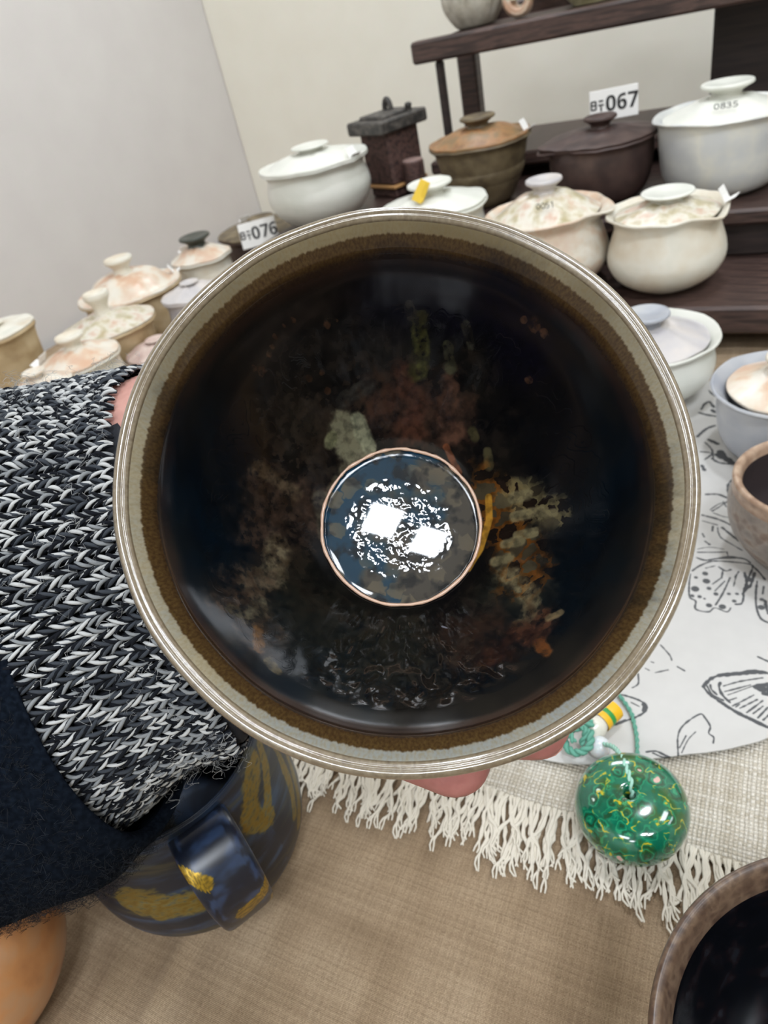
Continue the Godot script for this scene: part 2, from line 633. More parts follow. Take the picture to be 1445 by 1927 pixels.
func flat_cloth(x0: float, x1: float, nx: int, z0: Callable, z1: Callable, nz: int, y: Callable, thick: float, uv_per: float) -> Shape:
	var s := Shape.new()
	var at := func(a: float, b: float) -> Vector3:
		var x := lerpf(x0, x1, a)
		var z := lerpf(z0.call(x), z1.call(x), b)
		return Vector3(x, y.call(x, z), z)
	var uvf := func(a: float, b: float) -> Vector2:
		var p: Vector3 = at.call(a, b)
		return Vector2(p.x, p.z) * uv_per
	s.sheet(nx, nz, at, uvf, false, -1.0)
	s.sheet(nx, nz, func(a, b): return at.call(a, b) - Vector3(0, thick, 0), uvf, false, 1.0)
	for e in [[0, 0.0], [0, 1.0], [1, 0.0], [1, 1.0]]:
		var edge := func(a: float, b: float) -> Vector3:
			var p: Vector3 = at.call(a, e[1]) if e[0] == 0 else at.call(e[1], a)
			return p - Vector3(0, thick * b, 0)
		var eu := func(a: float, b: float) -> Vector2:
			var p: Vector3 = edge.call(a, b)
			return Vector2(p.x, p.z + b * thick) * uv_per
		s.sheet(nx if e[0] == 0 else nz, 1, edge, eu, false, (1.0 if e[1] == 0.0 else -1.0) * (-1.0 if e[0] == 0 else 1.0))
	return s


func fringe_edge(x: float) -> float:
	return -0.1655 + 0.006 * (x + 0.1) + 0.0012 * sin(x * 70)


func runner() -> void:
	var w := weave(512, 26, 51, Color8(190, 179, 158), Color8(236, 230, 217), 0.7)
	var rm := mat(Color(0.98, 0.98, 0.98), 0.95, w[0])
	rm.heightmap_enabled = true
	rm.heightmap_texture = w[1]
	rm.heightmap_scale = 0.12
	var t := thing("table_runner", "coarse cream woven runner with a knotted-thread fringe along its front edge", "table runner")
	var bump := noise(9.0, 52, 3)
	var s := flat_cloth(-0.5, 0.75, 120, func(_x): return -0.5, fringe_edge, 60, func(x, z): return 0.7507 + 0.0008 * bump.get_noise_2d(x * 4, z * 4) - 0.0006, 0.0014, 1.0 / 0.044)
	part("weave", s.mesh(rm), t)
	# the fringe: loose two-ply threads, each a part of its own
	var fm := mat(Color8(224, 217, 202), 0.95)
	var shapes := []
	for k in 9:
		var len_ := rng.randf_range(0.022, 0.034)
		var n := 16
		var path := PackedVector3Array()
		var wob := noise(1.0, 60 + k, 2)
		var drift := rng.randf_range(-0.3, 0.3)
		for i in n:
			var f := float(i) / (n - 1)
			path.append(Vector3(0.0020 * wob.get_noise_1d(f * 2.2) * (0.4 + f) + drift * len_ * f * f, 0.0009 + 0.0012 * maxf(0, wob.get_noise_1d(40 + f * 2.5)) * f - 0.0002 * f, f * len_))
		var q := Shape.new()
		for ply in 2:
			var strand := PackedVector3Array()
			var rad := PackedFloat32Array()
			for i in n:
				var f := float(i) / (n - 1)
				var a := f * len_ * 420.0 + ply * PI
				var open_ := 0.00042 * (1.0 + 1.6 * maxf(0, f - 0.75) * 4)
				strand.append(path[i] + Vector3(cos(a) * open_, absf(sin(a)) * open_ * 0.8, 0))
				rad.append(0.00062 * (1.0 - 0.35 * maxf(0, f - 0.7) / 0.3))
			q.tube(strand, rad, 6)
		shapes.append(q.mesh(fm))
	for i in 285:
		var x := -0.262 + i * 0.00114 + rng.randf_range(-0.0007, 0.0007)
		var b := Basis(Vector3.UP, rng.randf_range(-0.22, 0.22) + 0.08).scaled(Vector3(1, 1, rng.randf_range(0.9, 1.15)))
		part("fringe_thread", shapes[i % 9] if rng.randf() < 0.6 else shapes[rng.randi() % 9], t, Transform3D(b, Vector3(x, 0.7488 + 0.0006 * (i % 3), fringe_edge(x) - 0.002)))


func cloth_edge(x: float) -> float:
	var k := [Vector2(-0.1600, -0.1860), Vector2(-0.1000, -0.1870), Vector2(-0.0551, -0.1896), Vector2(-0.0161, -0.2049), Vector2(0.0016, -0.2138), Vector2(0.0221, -0.2275), Vector2(0.0600, -0.2560), Vector2(0.1500, -0.3300)]
	for i in k.size() - 1:
		if x <= k[i + 1].x or i == k.size() - 2:
			return k[i].cubic_interpolate(k[i + 1], k[maxi(i - 1, 0)], k[mini(i + 2, k.size() - 1)], clampf((x - k[i].x) / (k[i + 1].x - k[i].x), 0, 1)).y
	return -0.2


func printed_cloth() -> void:
	pen_image = Image.create_empty(1300, 1560, false, Image.FORMAT_RGB8)
	pen_image.fill(Color8(201, 199, 196))
	var nz := noise(0.02, 71, 4)
	for y in 1560:
		for x in 1300:
			if (x + y) % 2 == 0:
				var k := 0.775 + 0.02 * nz.get_noise_2d(x, y)
				pen_image.set_pixel(x, y, Color(k, k * 0.988, k * 0.965))
	_print_strokes()
	var m := mat(Color.WHITE, 0.9, ImageTexture.create_from_image(pen_image))
	m.texture_repeat = false
	var s := Shape.new()
	var wave := noise(7.0, 72, 3)
	var hem := func(x, z):
		var d := absf(z - cloth_edge(x))
		return 0.7522 + 0.0007 * wave.get_noise_2d(x * 3, z * 3) + 0.0016 * exp(-pow(d / 0.006, 2)) * (0.6 + 0.6 * wave.get_noise_2d(x * 8, 3.0))
	s = flat_cloth(-0.16, 0.1495, 90, func(_x): return -0.56, cloth_edge, 110, hem, 0.0008, 1.0)
	for i in s.t.size():
		s.t[i] = (s.t[i] - pen_origin) * Vector2(pen_scale / 1300.0, pen_scale / 1560.0)
	var t := part("printed_cloth", s.mesh(m), self)
	t.set_meta("label", "white cloth printed with grey sketches of butterflies, leaves and seed pods")
	t.set_meta("category", "cloth")


# ------------------------------------------------------------------ the stepped stand
func display_stand() -> void:
	var t := thing("display_stand", "dark brown wooden stepped stand with a raised top shelf, set with lidded pots", "stand", Vector3(0, TABLE, -0.8))
	var add := func(called: String, a: Vector3, b: Vector3, m: Material, bev := 0.0025) -> void:
		var s := Shape.new()
		s.block((a + b) / 2 - Vector3(0, TABLE, -0.8), (b - a).abs(), bev)
		part(called, s.mesh(m), t)
	add.call("step_board", Vector3(-0.50, 0.766, -0.755), Vector3(0.62, 0.79, -0.615), M.wood)
	add.call("step_board", Vector3(-0.552, 0.821, -0.965), Vector3(0.62, 0.835, -0.722), M.wood)
	add.call("step_board", Vector3(-0.395, 0.851, -1.06), Vector3(0.62, 0.866, -0.905), M.wood)
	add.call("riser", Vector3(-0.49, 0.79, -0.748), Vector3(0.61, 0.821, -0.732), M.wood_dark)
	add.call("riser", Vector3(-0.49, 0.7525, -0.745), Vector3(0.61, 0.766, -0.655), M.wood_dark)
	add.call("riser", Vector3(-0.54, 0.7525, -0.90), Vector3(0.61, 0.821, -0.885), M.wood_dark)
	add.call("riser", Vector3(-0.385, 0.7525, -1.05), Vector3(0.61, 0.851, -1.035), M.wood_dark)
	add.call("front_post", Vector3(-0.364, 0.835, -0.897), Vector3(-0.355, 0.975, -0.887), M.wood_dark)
	add.call("rear_post", Vector3(-0.372, 0.866, -1.000), Vector3(-0.348, 0.985, -0.978), M.wood)
	add.call("front_rail", Vector3(-0.387, 0.975, -0.900), Vector3(0.60, 0.997, -0.878), M.wood)
	add.call("rear_rail", Vector3(-0.352, 0.985, -1.006), Vector3(0.60, 1.011, -0.984), M.wood)
	add.call("top_board", Vector3(-0.350, 0.985, -0.984), Vector3(0.60, 0.9965, -0.900), M.wood)
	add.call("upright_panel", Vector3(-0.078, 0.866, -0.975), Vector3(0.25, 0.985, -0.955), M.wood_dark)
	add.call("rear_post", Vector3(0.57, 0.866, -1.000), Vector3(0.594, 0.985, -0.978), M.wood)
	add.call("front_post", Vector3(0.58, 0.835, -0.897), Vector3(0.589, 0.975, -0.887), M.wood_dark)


func _print_strokes() -> void:
	pen([Vector2(-0.0068,-0.2497),Vector2(-0.0035,-0.2559),Vector2(0.0023,-0.2600),Vector2(0.0089,-0.2629),Vector2(0.0151,-0.2653),Vector2(0.0205,-0.2653),Vector2(0.0278,-0.2645)], 0.00129)
	pen([Vector2(-0.0068,-0.2497),Vector2(-0.0033,-0.2455),Vector2(0.0033,-0.2414),Vector2(0.0096,-0.2380),Vector2(0.0152,-0.2358),Vector2(0.0207,-0.2336),Vector2(0.0259,-0.2340)], 0.00124)
	pen([Vector2(0.0024,-0.2593),Vector2(0.0090,-0.2622),Vector2(0.0184,-0.2655)], 0.00155)
	pen([Vector2(0.0038,-0.2409),Vector2(0.0105,-0.2377),Vector2(0.0206,-0.2342)], 0.00147)
	pen([Vector2(0.0004,-0.2542),Vector2(0.0001,-0.2513),Vector2(0.0019,-0.2470),Vector2(0.0055,-0.2433)], 0.00102)
	pen([Vector2(-0.0038,-0.2516),Vector2(-0.0031,-0.2490),Vector2(-0.0004,-0.2463)], 0.00077)
	pen([Vector2(-0.0052,-0.2505),Vector2(-0.0023,-0.2458),Vector2(0.0026,-0.2438)], 0.00076)
	pen([Vector2(0.0019,-0.2525),Vector2(0.0088,-0.2572),Vector2(0.0185,-0.2620)], 0.00064)
	pen([Vector2(0.0027,-0.2493),Vector2(0.0136,-0.2564)], 0.00064)
	pen([Vector2(0.0042,-0.2477),Vector2(0.0146,-0.2560)], 0.00041)
	pen([Vector2(0.0049,-0.2445),Vector2(0.0081,-0.2471)], 0.00050)
	pen([Vector2(0.0066,-0.2416),Vector2(0.0153,-0.2508)], 0.00063)
	pen([Vector2(0.0080,-0.2414),Vector2(0.0097,-0.2439)], 0.00050)
	pen([Vector2(0.0098,-0.2413),Vector2(0.0168,-0.2485)], 0.00062)
	pen([Vector2(0.0127,-0.2395),Vector2(0.0191,-0.2485)], 0.00062)
	pen([Vector2(0.0154,-0.2397),Vector2(0.0193,-0.2453)], 0.00062)
	pen([Vector2(0.0174,-0.2377),Vector2(0.0213,-0.2452)], 0.00069)
	pen([Vector2(0.0196,-0.2371),Vector2(0.0238,-0.2440)], 0.00068)
	pen([Vector2(0.0156,-0.2556),Vector2(0.0188,-0.2552),Vector2(0.0234,-0.2558)], 0.00303)
	pen([Vector2(0.0164,-0.2565),Vector2(0.0210,-0.2585)], 0.00228)
	pen([Vector2(0.0190,-0.2525),Vector2(0.0235,-0.2531)], 0.00200)
	pen([Vector2(-0.0126,-0.2049),Vector2(-0.0136,-0.2111),Vector2(-0.0143,-0.2170),Vector2(-0.0137,-0.2222),Vector2(-0.0110,-0.2274),Vector2(-0.0064,-0.2328),Vector2(-0.0043,-0.2313),Vector2(-0.0016,-0.2270),Vector2(-0.0019,-0.2232),Vector2(0.0003,-0.2214),Vector2(0.0004,-0.2178)], 0.00063)
	pen([Vector2(-0.0129,-0.2113),Vector2(-0.0110,-0.2192)], 0.00048)
	pen([Vector2(-0.0117,-0.2087),Vector2(-0.0099,-0.2171),Vector2(-0.0072,-0.2225)], 0.00048)
	pen([Vector2(-0.0143,-0.2042),Vector2(-0.0104,-0.2054)], 0.00071)
	pen([Vector2(-0.0262,-0.2054),Vector2(-0.0221,-0.2067),Vector2(-0.0167,-0.2048),Vector2(-0.0139,-0.2044)], 0.00081)
	pen([Vector2(-0.0234,-0.2054),Vector2(-0.0194,-0.2042),Vector2(-0.0148,-0.2041)], 0.00060)
	pen([Vector2(-0.0430,-0.2343),Vector2(-0.0404,-0.2344),Vector2(-0.0341,-0.2334),Vector2(-0.0302,-0.2311),Vector2(-0.0305,-0.2270),Vector2(-0.0343,-0.2225),Vector2(-0.0401,-0.2179),Vector2(-0.0445,-0.2143)], 0.00087)
	pen([Vector2(-0.0317,-0.2313),Vector2(-0.0305,-0.2303),Vector2(-0.0311,-0.2275)], 0.00153)
	pen([Vector2(-0.0418,-0.2164),Vector2(-0.0379,-0.2199)], 0.00101)
	pen([Vector2(-0.0373,-0.2311),Vector2(-0.0330,-0.2296)], 0.00039)
	pen([Vector2(-0.0293,-0.2715),Vector2(-0.0242,-0.2658),Vector2(-0.0227,-0.2624)], 0.00055)
	pen([Vector2(-0.0342,-0.2541),Vector2(-0.0320,-0.2532)], 0.00054)
	pen([Vector2(-0.0292,-0.2525),Vector2(-0.0234,-0.2559)], 0.00059)
	pen([Vector2(-0.0197,-0.2591),Vector2(-0.0159,-0.2572)], 0.00064)
	pen([Vector2(-0.0370,-0.2497),Vector2(-0.0359,-0.2434),Vector2(-0.0383,-0.2399)], 0.00053)
	pen([Vector2(0.0156,-0.2748),Vector2(0.0202,-0.2728),Vector2(0.0229,-0.2717)], 0.00078)
	pen([Vector2(-0.0323,-0.2591),Vector2(-0.0307,-0.2588)], 0.00054)
	pen([Vector2(-0.0205,-0.3319),Vector2(-0.0175,-0.3366),Vector2(-0.0124,-0.3418),Vector2(-0.0077,-0.3434),Vector2(-0.0008,-0.3440),Vector2(0.0076,-0.3440),Vector2(0.0098,-0.3419),Vector2(0.0083,-0.3326),Vector2(0.0066,-0.3224),Vector2(0.0067,-0.3160),Vector2(0.0060,-0.3112),Vector2(0.0032,-0.3100)], 0.00089)
	pen([Vector2(-0.0212,-0.3289),Vector2(-0.0210,-0.3205),Vector2(-0.0196,-0.3105),Vector2(-0.0163,-0.3080),Vector2(-0.0156,-0.3019),Vector2(-0.0093,-0.3014),Vector2(-0.0064,-0.3052),Vector2(-0.0005,-0.3035),Vector2(0.0012,-0.3070)], 0.00070)
	pen([Vector2(-0.0055,-0.3290),Vector2(-0.0093,-0.3231)], 0.00059)
	pen([Vector2(-0.0050,-0.3359),Vector2(-0.0051,-0.3291)], 0.00075)
	pen([Vector2(-0.0033,-0.3272),Vector2(-0.0076,-0.3181)], 0.00059)
	pen([Vector2(-0.0009,-0.3305),Vector2(-0.0035,-0.3174),Vector2(-0.0063,-0.3073)], 0.00070)
	pen([Vector2(0.0020,-0.3323),Vector2(0.0013,-0.3239)], 0.00059)
	pen([Vector2(-0.0073,-0.3383),Vector2(-0.0036,-0.3356),Vector2(-0.0010,-0.3373)], 0.00090)
	pen([Vector2(0.0031,-0.3365),Vector2(0.0014,-0.3311)], 0.00060)
	pen([Vector2(-0.0139,-0.3357),Vector2(-0.0090,-0.3390)], 0.00067)
	pen([Vector2(0.0061,-0.3360),Vector2(0.0076,-0.3269),Vector2(0.0062,-0.3185)], 0.00117)
	pen([Vector2(-0.0205,-0.3844),Vector2(-0.0109,-0.3817),Vector2(-0.0032,-0.3765),Vector2(0.0009,-0.3696)], 0.00117)
	pen([Vector2(-0.0199,-0.3787),Vector2(-0.0112,-0.3763)], 0.00072)
	pen([Vector2(-0.0098,-0.3688),Vector2(-0.0076,-0.3641),Vector2(0.0039,-0.3553)], 0.00063)
	pen([Vector2(-0.0084,-0.3742),Vector2(0.0013,-0.3634)], 0.00114)
	pen([Vector2(-0.0144,-0.3878),Vector2(-0.0090,-0.3854),Vector2(-0.0037,-0.3843),Vector2(-0.0037,-0.3784)], 0.00065)
	pen([Vector2(-0.0166,-0.3909),Vector2(-0.0129,-0.3971),Vector2(-0.0101,-0.3997)], 0.00067)
	pen([Vector2(-0.0195,-0.3488),Vector2(-0.0132,-0.3500),Vector2(-0.0049,-0.3523)], 0.00081)
	pen([Vector2(-0.0198,-0.3518),Vector2(-0.0136,-0.3548),Vector2(-0.0058,-0.3546)], 0.00050)
	pen([Vector2(-0.0197,-0.3439),Vector2(-0.0146,-0.3426),Vector2(-0.0079,-0.3457),Vector2(0.0040,-0.3482),Vector2(0.0086,-0.3451)], 0.00098)
	pen([Vector2(-0.0079,-0.3463),Vector2(-0.0025,-0.3486),Vector2(0.0023,-0.3484)], 0.00061)
	pen([Vector2(-0.0166,-0.3599),Vector2(-0.0138,-0.3573)], 0.00114)
	pen([Vector2(-0.0187,-0.3665),Vector2(-0.0173,-0.3635)], 0.00096)
	pen([Vector2(-0.0136,-0.3746),Vector2(-0.0135,-0.3700)], 0.00097)
	pen([Vector2(-0.0109,-0.3738),Vector2(-0.0102,-0.3687)], 0.00064)
	pen([Vector2(-0.0042,-0.3525),Vector2(-0.0032,-0.3485)], 0.00062)
	pen([Vector2(0.0093,-0.3435),Vector2(0.0136,-0.3376),Vector2(0.0164,-0.3327)], 0.00089)
	pen([Vector2(0.0126,-0.3308),Vector2(0.0125,-0.3200),Vector2(0.0133,-0.3099),Vector2(0.0156,-0.3024),Vector2(0.0192,-0.2999)], 0.00085)
	pen([Vector2(0.0160,-0.3272),Vector2(0.0157,-0.3207)], 0.00069)
	pen([Vector2(0.0171,-0.3159),Vector2(0.0188,-0.3061)], 0.00112)
	pen([Vector2(0.0110,-0.3371),Vector2(0.0096,-0.3268),Vector2(0.0069,-0.3219)], 0.00117)
	pen([Vector2(-0.0182,-0.3267),Vector2(-0.0180,-0.3264)], 0.00287)
	pen([Vector2(-0.0138,-0.3311),Vector2(-0.0136,-0.3308)], 0.00223)
	pen([Vector2(-0.0126,-0.3249),Vector2(-0.0123,-0.3246)], 0.00284)
	pen([Vector2(-0.0176,-0.3174),Vector2(-0.0174,-0.3171)], 0.00313)
	pen([Vector2(-0.0107,-0.3195),Vector2(-0.0105,-0.3193)], 0.00237)
	pen([Vector2(-0.0185,-0.3118),Vector2(-0.0183,-0.3115)], 0.00248)
	pen([Vector2(-0.0148,-0.3121),Vector2(-0.0146,-0.3118)], 0.00235)
	pen([Vector2(-0.0069,-0.3161),Vector2(-0.0067,-0.3158)], 0.00278)
	pen([Vector2(-0.0095,-0.3065),Vector2(-0.0093,-0.3062)], 0.00244)
	pen([Vector2(-0.0030,-0.3070),Vector2(-0.0028,-0.3067)], 0.00302)
	pen([Vector2(-0.0006,-0.3175),Vector2(-0.0004,-0.3173)], 0.00221)
	pen([Vector2(0.0034,-0.3184),Vector2(0.0036,-0.3182)], 0.00202)
	pen([Vector2(0.0024,-0.3124),Vector2(0.0026,-0.3121)], 0.00255)
	pen([Vector2(0.0090,-0.3311),Vector2(0.0092,-0.3308)], 0.00311)
	pen([Vector2(0.0155,-0.3104),Vector2(0.0157,-0.3101)], 0.00238)
	pen([Vector2(0.0155,-0.3165),Vector2(0.0157,-0.3163)], 0.00217)
	pen([Vector2(0.0173,-0.3128),Vector2(0.0175,-0.3126)], 0.00179)
	pen([Vector2(-0.0122,-0.3111),Vector2(-0.0120,-0.3108)], 0.00160)
	pen([Vector2(-0.0347,-0.5093),Vector2(-0.0300,-0.5070),Vector2(-0.0225,-0.5051)], 0.00198)
	pen([Vector2(-0.0327,-0.4758),Vector2(-0.0280,-0.4862),Vector2(-0.0228,-0.4917)], 0.00173)
	pen([Vector2(-0.0253,-0.4728),Vector2(-0.0189,-0.4678)], 0.00225)
	pen([Vector2(-0.0209,-0.4492),Vector2(-0.0160,-0.4445),Vector2(-0.0063,-0.4441)], 0.00144)
	pen([Vector2(-0.0177,-0.4541),Vector2(-0.0121,-0.4503),Vector2(-0.0082,-0.4456)], 0.00398)
	pen([Vector2(-0.0162,-0.4579),Vector2(-0.0140,-0.4528)], 0.00329)
	pen([Vector2(-0.0288,-0.4563),Vector2(-0.0214,-0.4554),Vector2(-0.0252,-0.4468)], 0.00110)
	pen([Vector2(-0.0263,-0.4396),Vector2(-0.0239,-0.4338)], 0.00180)
	pen([Vector2(-0.0273,-0.4687),Vector2(-0.0219,-0.4600),Vector2(-0.0200,-0.4493)], 0.00093)
	pen([Vector2(-0.0205,-0.4071),Vector2(-0.0138,-0.4082),Vector2(-0.0078,-0.4053),Vector2(-0.0037,-0.4052)], 0.00136)
	pen([Vector2(-0.0075,-0.4076),Vector2(-0.0085,-0.4202),Vector2(-0.0036,-0.4292),Vector2(-0.0009,-0.4329)], 0.00104)
	pen([Vector2(-0.0055,-0.4199),Vector2(-0.0016,-0.4245)], 0.00069)
	pen([Vector2(-0.0068,-0.4031),Vector2(-0.0119,-0.3946),Vector2(-0.0155,-0.3895)], 0.00083)
	pen([Vector2(-0.0051,-0.4026),Vector2(-0.0017,-0.4001)], 0.00100)
	pen([Vector2(-0.0063,-0.3963),Vector2(-0.0056,-0.3927)], 0.00133)
	pen([Vector2(-0.0099,-0.4010),Vector2(-0.0078,-0.3953)], 0.00067)
	pen([Vector2(-0.0334,-0.5213),Vector2(-0.0299,-0.5271),Vector2(-0.0256,-0.5186)], 0.00162)
	pen([Vector2(-0.0268,-0.5153),Vector2(-0.0245,-0.5112)], 0.00239)
	pen([Vector2(-0.0315,-0.5440),Vector2(-0.0278,-0.5373),Vector2(-0.0234,-0.5331)], 0.00124)
	pen([Vector2(-0.0342,-0.5147),Vector2(-0.0326,-0.5235)], 0.00121)


# ------------------------------------------------------------------ the tea bowl in the hand
# Its own axes: y from the foot to the mouth. HOLD places them; the hand is built in the same axes, since it grips the bowl.
var HOLD := Transform3D(Basis(Vector3(0.8942, -0.1888, -0.4059), Vector3(0.4043, 0.7297, 0.5514), Vector3(0.1921, -0.6572, 0.7288)).orthonormalized(), Vector3(-0.0944, 0.9140, -0.1522))
const GLAZE := 1280
const GLAZE_SPAN := 0.206
var glaze := PackedFloat32Array()
var glaze_relief := PackedFloat32Array()
var warp_a: FastNoiseLite
var warp_b: FastNoiseLite
var cells: FastNoiseLite
var cell_id: FastNoiseLite


func bowl_inside() -> PackedVector2Array:
	return curve(PackedVector2Array([Vector2(0.0001, 0.0085), Vector2(0.0236, 0.0085), Vector2(0.0243, 0.0090), Vector2(0.0285, 0.0120), Vector2(0.034, 0.0175), Vector2(0.0405, 0.0265), Vector2(0.046, 0.037), Vector2(0.0505, 0.048), Vector2(0.0535, 0.058), Vector2(0.0550, 0.0645), Vector2(0.0556, 0.0675), Vector2(0.0570, 0.0698), Vector2(0.0588, 0.0722), Vector2(0.0600, 0.0735), Vector2(0.0611, 0.0741), Vector2(0.0620, 0.0739)]), 5)


# one patch of glaze colour: a brush of the given radius along points (texture units), its edge broken by noise
func feature(pts: Array, rad: float, col: Color, hard: float, mode: int, warp: float) -> void:
	var q := PackedVector2Array(pts)
	var lo := q[0]
	var hi := q[0]
	for p in q:
		lo = lo.min(p)
		hi = hi.max(p)
	var m := rad * 1.9
	var soft := lerpf(1.0, 0.12, hard)
	for y in range(maxi(0, int((lo.y - m) * GLAZE)), mini(GLAZE, int((hi.y + m) * GLAZE))):
		for x in range(maxi(0, int((lo.x - m) * GLAZE)), mini(GLAZE, int((hi.x + m) * GLAZE))):
			var p := Vector2(x, y) / GLAZE
			var d := 1e9
			for k in maxi(1, q.size() - 1):
				var a := q[k]
				var b := q[mini(k + 1, q.size() - 1)]
				var ab := b - a
				var f := clampf((p - a).dot(ab) / maxf(ab.length_squared(), 1e-12), 0, 1)
				d = minf(d, p.distance_to(a + ab * f))
			if d > m:
				continue
			var n1 := warp_a.get_noise_2d(x, y)
			var n2 := warp_b.get_noise_2d(x, y)
			d += rad * warp * (0.55 * n1 + 0.16 * n2)
			var al := 1.0 - smoothstep(1.0 - soft * 0.8, 1.0 + soft * 0.5, d / rad)
			if al <= 0.003:
				continue
			al *= 0.82
			var c := col.lerp(Color(col.r * 0.6, col.g * 0.6, col.b * 0.6), clampf(0.25 + 1.1 * n2, 0, 1))
			if mode == 1:
				al *= clampf(0.85 + 1.2 * warp_b.get_noise_2d(x + 3000, y), 0.05, 1)
				c = c.lerp(Color(col.r * 0.55, col.g * 0.5, col.b * 0.46), clampf(0.3 + 1.3 * warp_a.get_noise_2d(x * 1.7 + 900, y * 1.7), 0, 1))
			elif mode == 3:
				al *= clampf(0.7 + 0.9 * warp_a.get_noise_2d(x + 4000, y), 0.1, 0.9)
			elif mode == 2:
				var cd := cells.get_noise_2d(x + 14 * n2, y + 14 * n1)
				var id := cell_id.get_noise_2d(x + 14 * n2, y + 14 * n1)
				if cd > -0.80 and id > 0.0:
					c = Color8(104, 94, 68).lerp(Color8(70, 60, 42), clampf(id * 1.4, 0, 1))
					al *= 0.8
				elif cd > -0.8:
					c = Color8(36, 24, 16)
					al *= 0.7
			var o := (y * GLAZE + x) * 3
			glaze[o] = lerpf(glaze[o], c.r, al)
			glaze[o + 1] = lerpf(glaze[o + 1], c.g, al)
			glaze[o + 2] = lerpf(glaze[o + 2], c.b, al)


func paint_glaze(inside: PackedVector2Array) -> Array:
	warp_a = noise(0.012, 101, 4)
	warp_b = noise(0.035, 102, 4)
	cells = noise(0.028, 103, 1)
	cells.noise_type = FastNoiseLite.TYPE_CELLULAR
	cells.cellular_return_type = FastNoiseLite.RETURN_DISTANCE2_SUB
	cell_id = noise(0.028, 103, 1)
	cell_id.noise_type = FastNoiseLite.TYPE_CELLULAR
	cell_id.cellular_return_type = FastNoiseLite.RETURN_CELL_VALUE
	var cum := PackedFloat32Array([0.0])
	var lip := 0.0
	var neck := 0.0
	for k in inside.size() - 1:
		cum.append(cum[k] + inside[k].distance_to(inside[k + 1]))
		if inside[k].x <= 0.0573:
			lip = cum[k + 1]
		if inside[k].y <= 0.0600:
			neck = cum[k + 1]
	var whole := cum[cum.size() - 1]
	var streak := noise(1.0, 104, 3)
	glaze.resize(GLAZE * GLAZE * 3)
	for y in GLAZE:
		for x in GLAZE:
			var p := (Vector2(x, y) / GLAZE - Vector2(0.5, 0.5)) * GLAZE_SPAN
			var l := p.length()
			if l > whole + 0.002:
				continue
			var dir := p / maxf(l, 1e-6)
			var fine := streak.get_noise_3d(dir.x * 42, dir.y * 42, l * 60)
			var slow := streak.get_noise_3d(dir.x * 1.4, dir.y * 1.4, 5.0)
			var grain := warp_b.get_noise_2d(x * 3, y * 3)
			var c := Color8(8, 8, 10).lerp(Color8(18, 16, 14), clampf(0.5 + warp_a.get_noise_2d(x * 0.6, y * 0.6), 0, 1))
			var belt := smoothstep(0.026, 0.034, l) * (1.0 - smoothstep(0.050, 0.066, l + 0.02 * warp_a.get_noise_2d(x * 0.5 + 700, y * 0.5)))
			var cloud := smoothstep(-0.05, 0.45, warp_a.get_noise_2d(x + 2000, y)) + 0.7 * smoothstep(0.1, 0.5, warp_b.get_noise_2d(x + 2000, y))
			c = c.lerp(Color8(50, 40, 32), belt * clampf(cloud, 0, 1) * (0.9 - 0.55 * smoothstep(0.1, 0.8, dir.x)))
			# near the mouth the black thins to brown, then breaks into the pale band of the lip
			var b := smoothstep(neck - 0.004 + slow * 0.003, lip + 0.0006, l + fine * 0.0006)
			c = c.lerp(Color8(40, 26, 20), smoothstep(0.0, 0.5, b)).lerp(Color8(78, 60, 34).lerp(Color8(58, 42, 25), 0.5 + grain), smoothstep(0.45, 1.0, b))
			var e := lip + fine * 0.0005 + 0.0008
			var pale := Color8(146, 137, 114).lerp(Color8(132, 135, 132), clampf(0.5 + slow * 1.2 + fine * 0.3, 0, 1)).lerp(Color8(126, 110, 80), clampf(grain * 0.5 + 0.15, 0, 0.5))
			pale = pale.lerp(Color8(104, 88, 58), clampf(-0.7 * dir.y + 0.6 * slow, 0, 0.75))  # random tone, plus shade painted in where the upper lip faces down
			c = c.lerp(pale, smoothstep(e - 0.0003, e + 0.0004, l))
			c = c.lerp(Color8(140, 112, 70), 0.6 * smoothstep(whole - 0.0016, whole - 0.0003, l))
			var o := (y * GLAZE + x) * 3
			glaze[o] = c.r
			glaze[o + 1] = c.g
			glaze[o + 2] = c.b
	_glaze_features()
	var bytes := PackedByteArray()
	bytes.resize(GLAZE * GLAZE * 3)
	for k in bytes.size():
		bytes[k] = int(clampf(glaze[k], 0, 1) * 255)
	glaze = PackedFloat32Array()
	var color := ImageTexture.create_from_image(Image.create_from_data(GLAZE, GLAZE, false, Image.FORMAT_RGB8, bytes))
	# relief: runs of glaze down the wall, orange-peel, throwing rings
	var hs := 900
	var hb := PackedByteArray()
	hb.resize(hs * hs)
	var peel := noise(0.05, 106, 2)
	var soft_run := noise(1.0, 108, 2)
	var mask := noise(0.006, 107, 2)
	for y in hs:
		for x in hs:
			var p := (Vector2(x, y) / hs - Vector2(0.5, 0.5)) * GLAZE_SPAN
			var l := p.length()
			var dir := p / maxf(l, 1e-6)
			var run := 1.3 * soft_run.get_noise_3d(dir.x * 6.5, dir.y * 6.5, l * 60) + 0.08 * soft_run.get_noise_3d(dir.x * 18, dir.y * 18, l * 90 + 9)
			var up := 0.16 + 0.84 * smoothstep(0.78, 0.97, absf(dir.y + 0.05 * dir.x))
			var zone := smoothstep(0.028, 0.036, l) * (1.0 - smoothstep(0.068, 0.078, l))
			var calm := 0.16 + 0.84 * smoothstep(-0.3, 0.5, dir.y)
			var h := 0.5 + zone * up * calm * (0.27 * run + 0.03 * peel.get_noise_2d(x, y) * (0.6 + mask.get_noise_2d(x, y)))
			h += 0.0008 * sin(l * 2600) * smoothstep(0.074, 0.08, l) * (1.0 - smoothstep(0.09, 0.093, l))
			hb[y * hs + x] = int(clampf(h, 0, 1) * 255)
